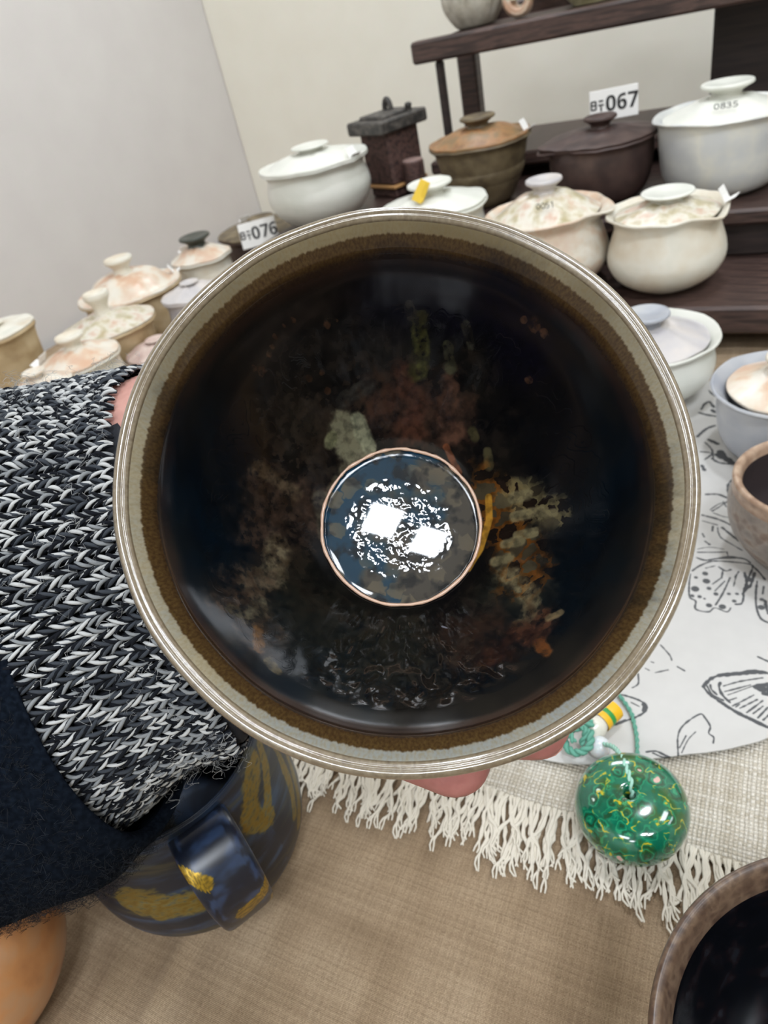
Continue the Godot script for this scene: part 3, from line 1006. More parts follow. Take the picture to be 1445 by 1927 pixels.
	var relief := ImageTexture.create_from_image(Image.create_from_data(hs, hs, false, Image.FORMAT_L8, hb))
	return [color, relief]


func held_bowl() -> void:
	var t := thing("tea_bowl", "black-glazed tea bowl with pale olive lip held up in the hand, mouth to the viewer", "bowl")
	t.transform = HOLD
	var inside := bowl_inside()
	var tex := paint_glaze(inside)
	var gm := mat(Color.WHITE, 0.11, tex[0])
	gm.texture_repeat = false
	gm.heightmap_enabled = true
	gm.heightmap_texture = tex[1]
	gm.heightmap_scale = 0.30
	gm.metallic_specular = 0.38
	gm.clearcoat_enabled = true
	gm.clearcoat = 0.06
	gm.clearcoat_roughness = 0.05
	var wob := noise(1.2, 110, 2)
	var bend := func(r: float, y: float, th: float) -> Vector3:
		var k := 1.0 + 0.006 * wob.get_noise_2d(cos(th), sin(th)) * smoothstep(0.02, 0.07, y)
		return Vector3(r * k * cos(th), y + 0.0007 * smoothstep(0.05, 0.074, y) * wob.get_noise_2d(cos(th) + 5, sin(th)), r * k * sin(th))
	var planar := func(th: float, l: float, _q: Vector2) -> Vector2:
		return Vector2(0.5, 0.5) + Vector2(cos(th), sin(th)) * l / GLAZE_SPAN
	var s := Shape.new()
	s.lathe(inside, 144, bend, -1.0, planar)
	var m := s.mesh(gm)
	var outside := curve(PackedVector2Array([Vector2(0.0620, 0.0739), Vector2(0.0626, 0.0733), Vector2(0.0628, 0.0724), Vector2(0.0623, 0.0706), Vector2(0.0612, 0.068), Vector2(0.0606, 0.064), Vector2(0.0598, 0.057), Vector2(0.0565, 0.045), Vector2(0.0515, 0.033), Vector2(0.045, 0.022), Vector2(0.037, 0.0125), Vector2(0.029, 0.006), Vector2(0.0262, 0.0045), Vector2(0.0258, 0.0), Vector2(0.0215, 0.0), Vector2(0.021, 0.004), Vector2(0.0001, 0.0045)]), 4)
	var so := Shape.new()
	so.lathe(outside, 144, bend, -1.0)
	var om := tri_mat(mottled(256, 0.03, 111, [0.2, 0.45, 0.7], [Color8(96, 72, 36), Color8(132, 104, 62), Color8(116, 88, 50)]), 18.0, 0.3)
	om.clearcoat_enabled = true
	om.clearcoat = 0.4
	om.clearcoat_roughness = 0.1
	so.mesh(om, m)
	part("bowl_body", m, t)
	# the rounded lip, thicker and glossier than the wall
	var lipm := tri_mat(mottled(256, 0.04, 112, [0.2, 0.45, 0.7], [Color8(102, 90, 72), Color8(132, 119, 98), Color8(114, 100, 80)]), 30.0, 0.22)
	lipm.clearcoat_enabled = true
	lipm.clearcoat = 1.0
	lipm.clearcoat_roughness = 0.10
	var lp := Shape.new()
	lp.lathe(curve(PackedVector2Array([Vector2(0.0594, 0.0722), Vector2(0.0597, 0.0735), Vector2(0.0604, 0.0741), Vector2(0.0609, 0.0741), Vector2(0.0613, 0.0744), Vector2(0.0620, 0.0745), Vector2(0.0627, 0.0739), Vector2(0.0631, 0.0728), Vector2(0.0629, 0.0714), Vector2(0.0621, 0.0704)]), 4), 160, bend, -1.0)
	part("lip", lp.mesh(lipm), t, Transform3D(), "rounded olive-brown lip")
	# the pool of thick glaze in the well, with the bright ring where it meets the wall
	var n := 512
	var pb := PackedByteArray()
	pb.resize(n * n * 3)
	var hb := PackedByteArray()
	hb.resize(n * n)
	var big := noise(0.006, 120, 3)
	var spots := noise(0.016, 121, 1)
	spots.noise_type = FastNoiseLite.TYPE_CELLULAR
	spots.cellular_return_type = FastNoiseLite.RETURN_DISTANCE
	var spot_id := noise(0.016, 121, 1)
	spot_id.noise_type = FastNoiseLite.TYPE_CELLULAR
	spot_id.cellular_return_type = FastNoiseLite.RETURN_CELL_VALUE
	var rip := noise(0.011, 122, 3)
	var rip2 := noise(0.03, 123, 2)
	for y in n:
		for x in n:
			var p := Vector2(x, y) / n * 2.0 - Vector2.ONE
			var l := p.length()
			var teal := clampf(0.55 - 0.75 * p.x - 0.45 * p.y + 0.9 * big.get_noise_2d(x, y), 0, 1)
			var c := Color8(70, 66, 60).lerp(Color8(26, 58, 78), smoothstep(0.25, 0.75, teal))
			var d := spots.get_noise_2d(x + 10 * rip2.get_noise_2d(x, y), y + 10 * rip2.get_noise_2d(y, x)) + 1.0
			var rim := smoothstep(0.45, 0.95, l)
			if spot_id.get_noise_2d(x, y) > -0.2:
				c = c.lerp(Color8(96, 88, 74), (1.0 - smoothstep(0.42, 0.50, d)) * (0.25 + 0.65 * rim))
			c = c.lerp(Color8(18, 22, 28), clampf(rip.get_noise_2d(x + 500, y) * 1.6, 0, 0.75))
			var o := (y * n + x) * 3
			pb[o] = c.r8
			pb[o + 1] = c.g8
			pb[o + 2] = c.b8
			var in_ := 1.0 - smoothstep(0.45, 0.8, (p - Vector2(-0.05, 0.03)).length())
			var swirl := rip.get_noise_2d(x, y) * 0.5 + 0.18 * rip2.get_noise_2d(x, y) + 0.16 * sin(l * 16.0 + 4.0 * rip.get_noise_2d(x + 90, y))
			hb[y * n + x] = int(clampf(0.5 + 0.75 * in_ * swirl, 0, 1) * 255)
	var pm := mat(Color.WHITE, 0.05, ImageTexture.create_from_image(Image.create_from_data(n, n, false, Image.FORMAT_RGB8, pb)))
	pm.heightmap_enabled = true
	pm.heightmap_texture = ImageTexture.create_from_image(Image.create_from_data(n, n, false, Image.FORMAT_L8, hb))
	pm.heightmap_scale = 0.04
	pm.clearcoat_enabled = true
	pm.clearcoat = 0.6
	pm.clearcoat_roughness = 0.03
	var prof := PackedVector2Array()
	for k in 25:
		var r := 0.0001 + 0.0238 * k / 24.0
		prof.append(Vector2(r, 0.0089 + 0.0008 * (1.0 - pow(r / 0.0239, 2)) - 0.0004 * smoothstep(0.9, 1.0, r / 0.0239)))
	var ps := Shape.new()
	ps.lathe(prof, 72, null, -1.0, func(th, l, _q): return Vector2(0.5, 0.5) + Vector2(cos(th), sin(th)) * l / 0.0478)
	part("glaze_pool", ps.mesh(pm), t, Transform3D(), "clear blue-grey pool of glaze in the bottom of the bowl")
	var ring := PackedVector3Array()
	var rr := PackedFloat32Array()
	var jig := noise(2.0, 125, 2)
	for k in 97:
		var th := TAU * k / 96.0
		var r := 0.0240 + 0.00035 * jig.get_noise_2d(cos(th), sin(th))
		ring.append(Vector3(r * cos(th), 0.0093, r * sin(th)))
		rr.append(0.00052 + 0.00025 * jig.get_noise_2d(cos(th) * 3 + 7, sin(th) * 3))
	var rs := Shape.new()
	rs.tube(ring, rr, 6, false)
	var ringm := mat(Color8(224, 184, 156), 0.2)
	part("pool_ring", rs.mesh(ringm), t, Transform3D(), "thin peach-coloured ring round the glaze pool")
	# a reflection below the well, put in as a raised pale grey strip
	var glint_shape := Shape.new()
	var path := PackedVector3Array()
	for q in [Vector3(0.0115, 0.0158, 0.0305), Vector3(0.0170, 0.0190, 0.0330), Vector3(0.0225, 0.0218, 0.0330), Vector3(0.0262, 0.0240, 0.0320)]:
		path.append(q)
	glint_shape.tube(curve3(path, 5), PackedFloat32Array([0.0003, 0.0004, 0.0005, 0.0006, 0.0007, 0.0008, 0.0009, 0.0010, 0.0011, 0.0012, 0.0013, 0.0014, 0.0014, 0.0014, 0.0013, 0.0010]), 10)
	part("glint_strip", glint_shape.mesh(mat(Color8(104, 103, 110), 0.12)), t, Transform3D(), "small raised grey strip standing in for a reflection")


func _glaze_features() -> void:
	feature([Vector2(0.1643,0.3988),Vector2(0.1515,0.5227),Vector2(0.1962,0.5472)], 0.0979, Color8(4,11,20), 0.10, 0, 0.6)
	feature([Vector2(0.8045,0.4102),Vector2(0.8471,0.5222),Vector2(0.8231,0.6326)], 0.1143, Color8(4,8,14), 0.10, 0, 0.6)
	feature([Vector2(0.4615,0.1107),Vector2(0.6897,0.1371),Vector2(0.7321,0.2304)], 0.0658, Color8(12,11,22), 0.10, 0, 0.6)
	feature([Vector2(0.3356,0.6531),Vector2(0.4004,0.7401),Vector2(0.4692,0.7280)], 0.1013, Color8(25,25,20), 0.25, 0, 0.7)
	feature([Vector2(0.6681,0.6234),Vector2(0.7067,0.6552)], 0.0555, Color8(24,25,22), 0.40, 0, 0.7)
	feature([Vector2(0.2929,0.2443),Vector2(0.3887,0.2104),Vector2(0.4674,0.2552)], 0.0788, Color8(44,38,33), 0.15, 3, 1.2)
	feature([Vector2(0.2825,0.3168),Vector2(0.3671,0.3629),Vector2(0.4085,0.4273)], 0.0609, Color8(50,43,36), 0.15, 1, 1.2)
	feature([Vector2(0.4869,0.3095),Vector2(0.5642,0.3187)], 0.0653, Color8(70,47,36), 0.30, 3, 1.2)
	feature([Vector2(0.5845,0.2741),Vector2(0.5845,0.3447)], 0.0212, Color8(92,64,50), 0.55, 3, 1.0)
	feature([Vector2(0.4991,0.2545),Vector2(0.5126,0.3444)], 0.0316, Color8(72,44,33), 0.40, 3, 1.0)
	feature([Vector2(0.3404,0.4809),Vector2(0.2795,0.4646),Vector2(0.2620,0.5293)], 0.0575, Color8(70,54,44), 0.25, 1, 1.3)
	feature([Vector2(0.2426,0.4185),Vector2(0.2764,0.4306),Vector2(0.3244,0.4539)], 0.0119, Color8(92,78,60), 0.50, 1, 0.8)
	feature([Vector2(0.2919,0.5496),Vector2(0.2814,0.5984),Vector2(0.2483,0.6291)], 0.0264, Color8(120,110,86), 0.45, 1, 1.1)
	feature([Vector2(0.2376,0.6429),Vector2(0.2151,0.6944),Vector2(0.2425,0.7417)], 0.0549, Color8(78,62,48), 0.30, 1, 1.3)
	feature([Vector2(0.2048,0.6985),Vector2(0.2300,0.7053),Vector2(0.2676,0.6638)], 0.0145, Color8(92,86,68), 0.50, 1, 0.8)
	feature([Vector2(0.2513,0.7263),Vector2(0.2505,0.7694)], 0.0120, Color8(112,78,42), 0.60, 0, 0.7)
	feature([Vector2(0.2682,0.7945),Vector2(0.2768,0.8073)], 0.0137, Color8(104,92,66), 0.60, 0, 0.7)
	feature([Vector2(0.4012,0.3365),Vector2(0.4172,0.3700),Vector2(0.4400,0.3946)], 0.0256, Color8(134,130,104), 0.75, 0, 0.9)
	feature([Vector2(0.4249,0.3229),Vector2(0.4469,0.3697)], 0.0136, Color8(150,150,122), 0.80, 0, 0.7)
	feature([Vector2(0.3832,0.3558),Vector2(0.3790,0.3647)], 0.0117, Color8(132,132,98), 0.75, 0, 0.7)
	feature([Vector2(0.4075,0.4114),Vector2(0.3929,0.4519),Vector2(0.3810,0.4766)], 0.0152, Color8(98,94,76), 0.70, 1, 0.8)
	feature([Vector2(0.3665,0.4537),Vector2(0.3781,0.5170)], 0.0110, Color8(74,70,58), 0.70, 1, 0.8)
	feature([Vector2(0.3971,0.2928),Vector2(0.4408,0.2691)], 0.0140, Color8(58,56,52), 0.60, 1, 0.8)
	feature([Vector2(0.5313,0.1551),Vector2(0.5359,0.2092),Vector2(0.5263,0.2458)], 0.0175, Color8(84,84,44), 0.60, 1, 0.7)
	feature([Vector2(0.5834,0.2011),Vector2(0.5863,0.2381)], 0.0110, Color8(70,70,50), 0.60, 1, 0.7)
	feature([Vector2(0.6183,0.1672),Vector2(0.6267,0.2026)], 0.0090, Color8(60,58,48), 0.60, 1, 0.7)
	feature([Vector2(0.5115,0.1280),Vector2(0.5166,0.1459)], 0.0115, Color8(50,46,40), 0.50, 1, 0.7)
	feature([Vector2(0.5741,0.3702),Vector2(0.5839,0.3910),Vector2(0.5944,0.4115)], 0.0059, Color8(124,72,46), 0.70, 0, 0.5)
	feature([Vector2(0.4962,0.3738),Vector2(0.5285,0.3821)], 0.0034, Color8(120,70,46), 0.70, 0, 0.5)
	feature([Vector2(0.6438,0.3806),Vector2(0.6453,0.4061)], 0.0078, Color8(80,74,50), 0.60, 0, 0.6)
	feature([Vector2(0.6195,0.3459),Vector2(0.6234,0.3560)], 0.0087, Color8(74,68,44), 0.60, 0, 0.6)
	feature([Vector2(0.2883,0.1650),Vector2(0.2906,0.1665)], 0.0065, Color8(84,58,42), 0.50, 1, 1.3)
	feature([Vector2(0.2720,0.1759),Vector2(0.2743,0.1773)], 0.0050, Color8(84,58,42), 0.50, 1, 1.3)
	feature([Vector2(0.2572,0.1965),Vector2(0.2594,0.1979)], 0.0067, Color8(84,58,42), 0.50, 1, 1.3)
	feature([Vector2(0.2515,0.2128),Vector2(0.2547,0.2150)], 0.0051, Color8(84,58,42), 0.50, 1, 1.3)
	feature([Vector2(0.2488,0.2271),Vector2(0.2510,0.2285)], 0.0050, Color8(84,58,42), 0.50, 1, 1.3)
	feature([Vector2(0.2375,0.2599),Vector2(0.2397,0.2612)], 0.0078, Color8(84,58,42), 0.50, 1, 1.3)
	feature([Vector2(0.2199,0.2548),Vector2(0.2233,0.2568)], 0.0045, Color8(84,58,42), 0.50, 1, 1.3)
	feature([Vector2(0.3571,0.1673),Vector2(0.3594,0.1691)], 0.0058, Color8(84,58,42), 0.50, 1, 1.3)
	feature([Vector2(0.3745,0.1577),Vector2(0.3768,0.1595)], 0.0044, Color8(84,58,42), 0.50, 1, 1.3)
	feature([Vector2(0.3666,0.2769),Vector2(0.3689,0.2789)], 0.0071, Color8(84,58,42), 0.50, 1, 1.3)
	feature([Vector2(0.7475,0.1789),Vector2(0.7491,0.1812)], 0.0114, Color8(84,58,42), 0.50, 1, 1.3)
	feature([Vector2(0.7668,0.1947),Vector2(0.7682,0.1971)], 0.0079, Color8(84,58,42), 0.50, 1, 1.3)
	feature([Vector2(0.7280,0.1677),Vector2(0.7297,0.1699)], 0.0058, Color8(84,58,42), 0.50, 1, 1.3)
	feature([Vector2(0.7287,0.2695),Vector2(0.7306,0.2714)], 0.0063, Color8(84,58,42), 0.50, 1, 1.3)
	feature([Vector2(0.5035,0.2459),Vector2(0.5054,0.2474)], 0.0058, Color8(84,58,42), 0.50, 1, 1.3)
	feature([Vector2(0.3541,0.2492),Vector2(0.3556,0.2500)], 0.0063, Color8(84,58,42), 0.50, 1, 1.3)
	feature([Vector2(0.3310,0.2589),Vector2(0.3334,0.2607)], 0.0062, Color8(84,58,42), 0.50, 1, 1.3)
	feature([Vector2(0.3064,0.3057),Vector2(0.3198,0.2971),Vector2(0.3324,0.3032),Vector2(0.3358,0.3137),Vector2(0.3254,0.3233),Vector2(0.3114,0.3211)], 0.0048, Color8(54,46,40), 0.40, 1, 0.8)
	feature([Vector2(0.6414,0.4546),Vector2(0.6664,0.4983),Vector2(0.6849,0.5530),Vector2(0.7040,0.6034)], 0.0449, Color8(112,66,24), 0.30, 2, 1.1)
	feature([Vector2(0.6928,0.4563),Vector2(0.7410,0.4900),Vector2(0.7556,0.5021)], 0.0323, Color8(120,108,74), 0.40, 2, 0.9)
	feature([Vector2(0.6666,0.5848),Vector2(0.7156,0.6373),Vector2(0.7122,0.6783),Vector2(0.6938,0.6941)], 0.0167, Color8(126,114,84), 0.55, 1, 1.0)
	feature([Vector2(0.6943,0.7056),Vector2(0.7187,0.7321),Vector2(0.7410,0.6885)], 0.0236, Color8(96,62,42), 0.45, 1, 1.0)
	feature([Vector2(0.7280,0.7471),Vector2(0.7428,0.7720)], 0.0123, Color8(120,70,32), 0.60, 0, 0.9)
	feature([Vector2(0.7461,0.6960),Vector2(0.7654,0.6921)], 0.0093, Color8(130,112,80), 0.60, 0, 0.9)
	feature([Vector2(0.6841,0.4939),Vector2(0.7353,0.4919)], 0.0089, Color8(122,112,82), 0.60, 0, 0.7)
	feature([Vector2(0.6844,0.4621),Vector2(0.7115,0.4602)], 0.0093, Color8(122,112,82), 0.60, 0, 0.7)
	feature([Vector2(0.7327,0.4997),Vector2(0.7585,0.5001)], 0.0086, Color8(122,112,82), 0.60, 0, 0.7)
	feature([Vector2(0.6656,0.5349),Vector2(0.6947,0.5342)], 0.0085, Color8(122,112,82), 0.60, 0, 0.7)
	feature([Vector2(0.6495,0.5617),Vector2(0.6727,0.5604)], 0.0098, Color8(122,112,82), 0.60, 0, 0.7)
	feature([Vector2(0.6870,0.5224),Vector2(0.7223,0.5218)], 0.0063, Color8(122,112,82), 0.60, 0, 0.7)
	feature([Vector2(0.6813,0.4899),Vector2(0.7001,0.4892)], 0.0059, Color8(122,112,82), 0.60, 0, 0.7)
	feature([Vector2(0.7052,0.5285),Vector2(0.7229,0.5283)], 0.0052, Color8(122,112,82), 0.60, 0, 0.7)
	feature([Vector2(0.6414,0.4546),Vector2(0.6416,0.4909),Vector2(0.6257,0.5379),Vector2(0.6051,0.5688)], 0.0059, Color8(190,138,48), 0.80, 0, 0.2)  # golden arc: light refracted by the thick pool, painted onto the wall
	feature([Vector2(0.6199,0.7435),Vector2(0.5841,0.6878),Vector2(0.6346,0.6765)], 0.0415, Color8(46,30,22), 0.20, 3, 1.2)
	feature([Vector2(0.6729,0.7401),Vector2(0.7083,0.7102)], 0.0404, Color8(50,28,20), 0.20, 3, 1.2)
	feature([Vector2(0.4470,0.8556),Vector2(0.5602,0.8725)], 0.0448, Color8(26,22,18), 0.20, 1, 1.0)


# ------------------------------------------------------------------ the hand, its knitted cuff and the coat sleeve
func capsule(p: Vector3, b: Array) -> float:
	var a: Vector3 = b[0]
	var ab: Vector3 = b[1] - a
	var f := clampf((p - a).dot(ab) / maxf(ab.length_squared(), 1e-12), 0, 1)
	return p.distance_to(a + ab * f) - lerpf(b[2], b[3], f)


# surface nets over the smooth union of tapered capsules; bones of a group join softly, groups (fingers) stay apart
func flesh(s: Shape, bones: Array, cell: float, blend: float) -> void:
	var lo := Vector3.ONE * 1e9
	var hi := -lo
	for b in bones:
		var r: float = maxf(b[2], b[3]) + cell * 3
		lo = lo.min(b[0] - Vector3.ONE * r).min(b[1] - Vector3.ONE * r)
		hi = hi.max(b[0] + Vector3.ONE * r).max(b[1] + Vector3.ONE * r)
	var dim := Vector3i(((hi - lo) / cell).ceil()) + Vector3i.ONE
	var f := PackedFloat32Array()
	f.resize(dim.x * dim.y * dim.z)
	f.fill(1.0)
	for b in bones:
		var r: float = maxf(b[2], b[3]) + cell * 3 + blend
		var l: Vector3 = b[0].min(b[1]) - Vector3.ONE * r
		var h: Vector3 = b[0].max(b[1]) + Vector3.ONE * r
		var i0 := Vector3i(((l - lo) / cell).floor()).clamp(Vector3i.ZERO, dim - Vector3i.ONE)
		var i1 := Vector3i(((h - lo) / cell).ceil()).clamp(Vector3i.ZERO, dim - Vector3i.ONE)
		for z in range(i0.z, i1.z + 1):
			for y in range(i0.y, i1.y + 1):
				for x in range(i0.x, i1.x + 1):
					var k := (z * dim.y + y) * dim.x + x
					var d := capsule(lo + Vector3(x, y, z) * cell, b)
					var w: float = blend * b[4]
					var e := maxf(w - absf(f[k] - d), 0.0) / w
					f[k] = minf(f[k], d) - e * e * w * 0.25
	var where := {}
	var at := func(x: int, y: int, z: int) -> float: return f[(z * dim.y + y) * dim.x + x]
	for z in dim.z - 1:
		for y in dim.y - 1:
			for x in dim.x - 1:
				var k := (z * dim.y + y) * dim.x + x
				var v := [f[k], f[k + 1], f[k + dim.x], f[k + dim.x + 1]]
				var kz := k + dim.x * dim.y
				v.append_array([f[kz], f[kz + 1], f[kz + dim.x], f[kz + dim.x + 1]])
				var neg := 0
				for q in v:
					neg += 1 if q < 0 else 0
				if neg == 0 or neg == 8:
					continue
				var sum := Vector3.ZERO
				var cnt := 0
				for e in [[0, 1], [2, 3], [4, 5], [6, 7], [0, 2], [1, 3], [4, 6], [5, 7], [0, 4], [1, 5], [2, 6], [3, 7]]:
					var a: float = v[e[0]]
					var b: float = v[e[1]]
					if (a < 0) != (b < 0):
						var pa := Vector3(e[0] & 1, (e[0] >> 1) & 1, e[0] >> 2)
						var pb := Vector3(e[1] & 1, (e[1] >> 1) & 1, e[1] >> 2)
						sum += pa.lerp(pb, a / (a - b))
						cnt += 1
				var q := sum / cnt
				var g := Vector3((v[1] + v[3] + v[5] + v[7]) - (v[0] + v[2] + v[4] + v[6]), (v[2] + v[3] + v[6] + v[7]) - (v[0] + v[1] + v[4] + v[5]), (v[4] + v[5] + v[6] + v[7]) - (v[0] + v[1] + v[2] + v[3]))
				where[k] = s.vert(lo + (Vector3(x, y, z) + q) * cell, g.normalized())
	var step := [1, dim.x, dim.x * dim.y]
	for z in range(1, dim.z - 1):
		for y in range(1, dim.y - 1):
			for x in range(1, dim.x - 1):
				var k := (z * dim.y + y) * dim.x + x
				for axis in 3:
					if (f[k] < 0) == (f[k + step[axis]] < 0):
						continue
					var u: int = step[(axis + 1) % 3]
					var w: int = step[(axis + 2) % 3]
					var q := [where.get(k, -1), where.get(k - u, -1), where.get(k - u - w, -1), where.get(k - w, -1)]
					if q.min() < 0:
						continue
					s.tri(q[0], q[1], q[2])
					s.tri(q[0], q[2], q[3])


const ARM := Vector3(-0.93, -0.25, 0.20)


# a point of a sleeve: t along the arm from the cuff, th round it; big and small are its half-widths
func sleeve_frame() -> Array:
	var a := ARM.normalized()
	var b := Vector3(0.38, 0, 0.92)
	b = (b - a * b.dot(a)).normalized()
	var f := b.cross(a)
	if f.y < 0:
		f = -f
	return [a, b, f]


func sleeve_at(along: float, th: float, swell: float) -> Vector3:
	# the cuff is pulled back where the wrist shows
	var back := exp(-pow(wrapf(th - 2.45, -PI, PI) / 0.75, 2))
	var fore := exp(-pow(wrapf(th - 0.55, -PI, PI) / 0.55, 2))
	var t := along + (0.0075 * back - 0.0065 * fore) * (1.0 - smoothstep(0.0, 0.06, along))
	var fr := sleeve_frame()
	var open_ := smoothstep(0.0, 0.05, t)
	var big := lerpf(0.0585, 0.0705, open_) + swell
	var small := lerpf(0.031, 0.043, open_) + swell
	var c: Vector3 = Vector3(-0.0635, 0.010, 0.0085) + fr[0] * t + fr[1] * 0.0035 * open_ + Vector3(0, 0, 0.25) * t * t
	var w := 1.0 + 0.020 * sin(th * 3.0 + t * 60.0) * open_ + 0.014 * sin(th * 5.0 - t * 95.0)
	return c + (fr[1] * cos(th) * big + fr[2] * sin(th) * small) * w


func person() -> void:
	var t := thing("person", "left hand in grey marled knit cuff and navy coat sleeve holding the black bowl", "person")
	t.transform = HOLD
	# the hand: wrist and palm behind the bowl, fingers curled up round its wall
	var W := Vector3(-0.086, 0.004, -0.010)
	var bones := [
		[Vector3(-0.200, -0.028, 0.022), Vector3(-0.105, -0.002, -0.004), 0.036, 0.027, 1.0],
		[Vector3(-0.105, -0.004, -0.002), Vector3(-0.078, 0.002, -0.014), 0.025, 0.0225, 1.0],
		[Vector3(-0.080, 0.002, -0.006), Vector3(-0.0765, 0.009, -0.022), 0.0215, 0.0205, 1.0],
		[Vector3(-0.078, 0.000, -0.016), Vector3(-0.030, -0.016, -0.036), 0.022, 0.0135, 1.0],
		[Vector3(-0.080, -0.002, -0.010), Vector3(-0.030, -0.018, -0.014), 0.022, 0.0135, 1.0],
		[Vector3(-0.080, -0.004, -0.002), Vector3(-0.034, -0.018, 0.010), 0.022, 0.0135, 1.0],
		[Vector3(-0.078, -0.004, 0.006), Vector3(-0.040, -0.016, 0.030), 0.021, 0.0135, 1.0],
		[Vector3(-0.030, -0.016, -0.036), Vector3(0.012, -0.014, -0.036), 0.0135, 0.0115, 1.0],
		[Vector3(-0.030, -0.018, -0.014), Vector3(0.018, -0.016, -0.012), 0.0135, 0.0115, 1.0],
		[Vector3(-0.034, -0.018, 0.010), Vector3(0.008, -0.015, 0.014), 0.0135, 0.0115, 1.0],
		[Vector3(-0.040, -0.016, 0.030), Vector3(-0.012, -0.013, 0.036), 0.0135, 0.0105, 1.0],
		# index
		[Vector3(0.012, -0.014, -0.036), Vector3(0.047, -0.007, -0.038), 0.0112, 0.0098, 0.45],
		[Vector3(0.047, -0.007, -0.038), Vector3(0.0585, 0.016, -0.038), 0.0098, 0.0090, 0.45],
		[Vector3(0.0585, 0.016, -0.038), Vector3(0.0520, 0.034, -0.039), 0.0090, 0.0080, 0.45],
		# middle
		[Vector3(0.018, -0.016, -0.012), Vector3(0.054, -0.008, 0.006), 0.0112, 0.0100, 0.45],
		[Vector3(0.054, -0.008, 0.006), Vector3(0.0640, 0.018, 0.016), 0.0100, 0.0092, 0.45],
		[Vector3(0.0640, 0.018, 0.016), Vector3(0.0610, 0.038, 0.020), 0.0092, 0.0082, 0.45],
		# ring: its tip shows under the lip
		[Vector3(0.008, -0.015, 0.014), Vector3(0.016, -0.008, 0.048), 0.0112, 0.0102, 0.45],
		[Vector3(0.016, -0.008, 0.048), Vector3(0.0180, 0.020, 0.0560), 0.0100, 0.0094, 0.45],
		[Vector3(0.0180, 0.020, 0.0560), Vector3(0.0318, 0.0405, 0.0550), 0.0094, 0.0086, 0.45],
		# little finger: its tip shows left of the ring finger's
		[Vector3(-0.012, -0.013, 0.036), Vector3(-0.009, -0.003, 0.054), 0.0108, 0.0098, 0.45],
		[Vector3(-0.009, -0.003, 0.054), Vector3(-0.004, 0.022, 0.0595), 0.0098, 0.0092, 0.45],
		[Vector3(-0.004, 0.022, 0.0595), Vector3(0.0122, 0.0405, 0.0632), 0.0092, 0.0090, 0.45],
		# thumb, over the bowl's far side
		[Vector3(-0.078, 0.006, -0.024), Vector3(-0.046, 0.006, -0.050), 0.0205, 0.0150, 1.0],
		[Vector3(-0.046, 0.006, -0.050), Vector3(-0.018, 0.022, -0.0620), 0.0135, 0.0110, 0.6],
		[Vector3(-0.018, 0.022, -0.0620), Vector3(0.004, 0.036, -0.0650), 0.0108, 0.0090, 0.6],
	]
	var s := Shape.new()
	flesh(s, bones, 0.0026, 0.012)
	var skin := tri_mat(mottled(256, 0.02, 130, [0.2, 0.5, 0.8], [Color8(176, 126, 116), Color8(194, 146, 134), Color8(184, 134, 124)]), 20.0, 0.5)
	skin.subsurf_scatter_enabled = true
	skin.subsurf_scatter_strength = 0.12
	# fingertips are redder than the wrist
	for i in s.v.size():
		s.c[i] = Color(1, 1, 1).lerp(Color(0.86, 0.66, 0.70), smoothstep(0.0, 0.03, s.v[i].y) * smoothstep(-0.05, 0.0, s.v[i].x))
	skin.vertex_color_use_as_albedo = true
	part("body", s.mesh(skin), t, Transform3D(), "pink skin of the left hand and forearm")
	for q in [[Vector3(0.0315, 0.0405, 0.0555), Vector3(0.35, -0.80, 0.50)], [Vector3(0.0130, 0.0400, 0.0628), Vector3(0.15, -0.82, 0.55)], [Vector3(0.0520, 0.0340, -0.0390), Vector3(0.82, 0.3, -0.5)], [Vector3(0.0610, 0.0380, 0.0200), Vector3(0.92, 0.2, 0.3)], [Vector3(0.0020, 0.0350, -0.0650), Vector3(0.1, 0.0, -1.0)]]:
		var nl := Shape.new()
		var up: Vector3 = q[1].normalized()
		var along := (Vector3(0.6, 0.75, -0.2) - up * Vector3(0.6, 0.75, -0.2).dot(up)).normalized()
		nl.ball(Vector3.ZERO, Vector3(0.0050, 0.0012, 0.0062), 16, Basis(up.cross(along).normalized(), up, along))
		part("fingernail", nl.mesh(mat(Color8(206, 148, 136), 0.3)), t, Transform3D(Basis(), q[0] + up * 0.0079))
	knit(t)
	coat(t)


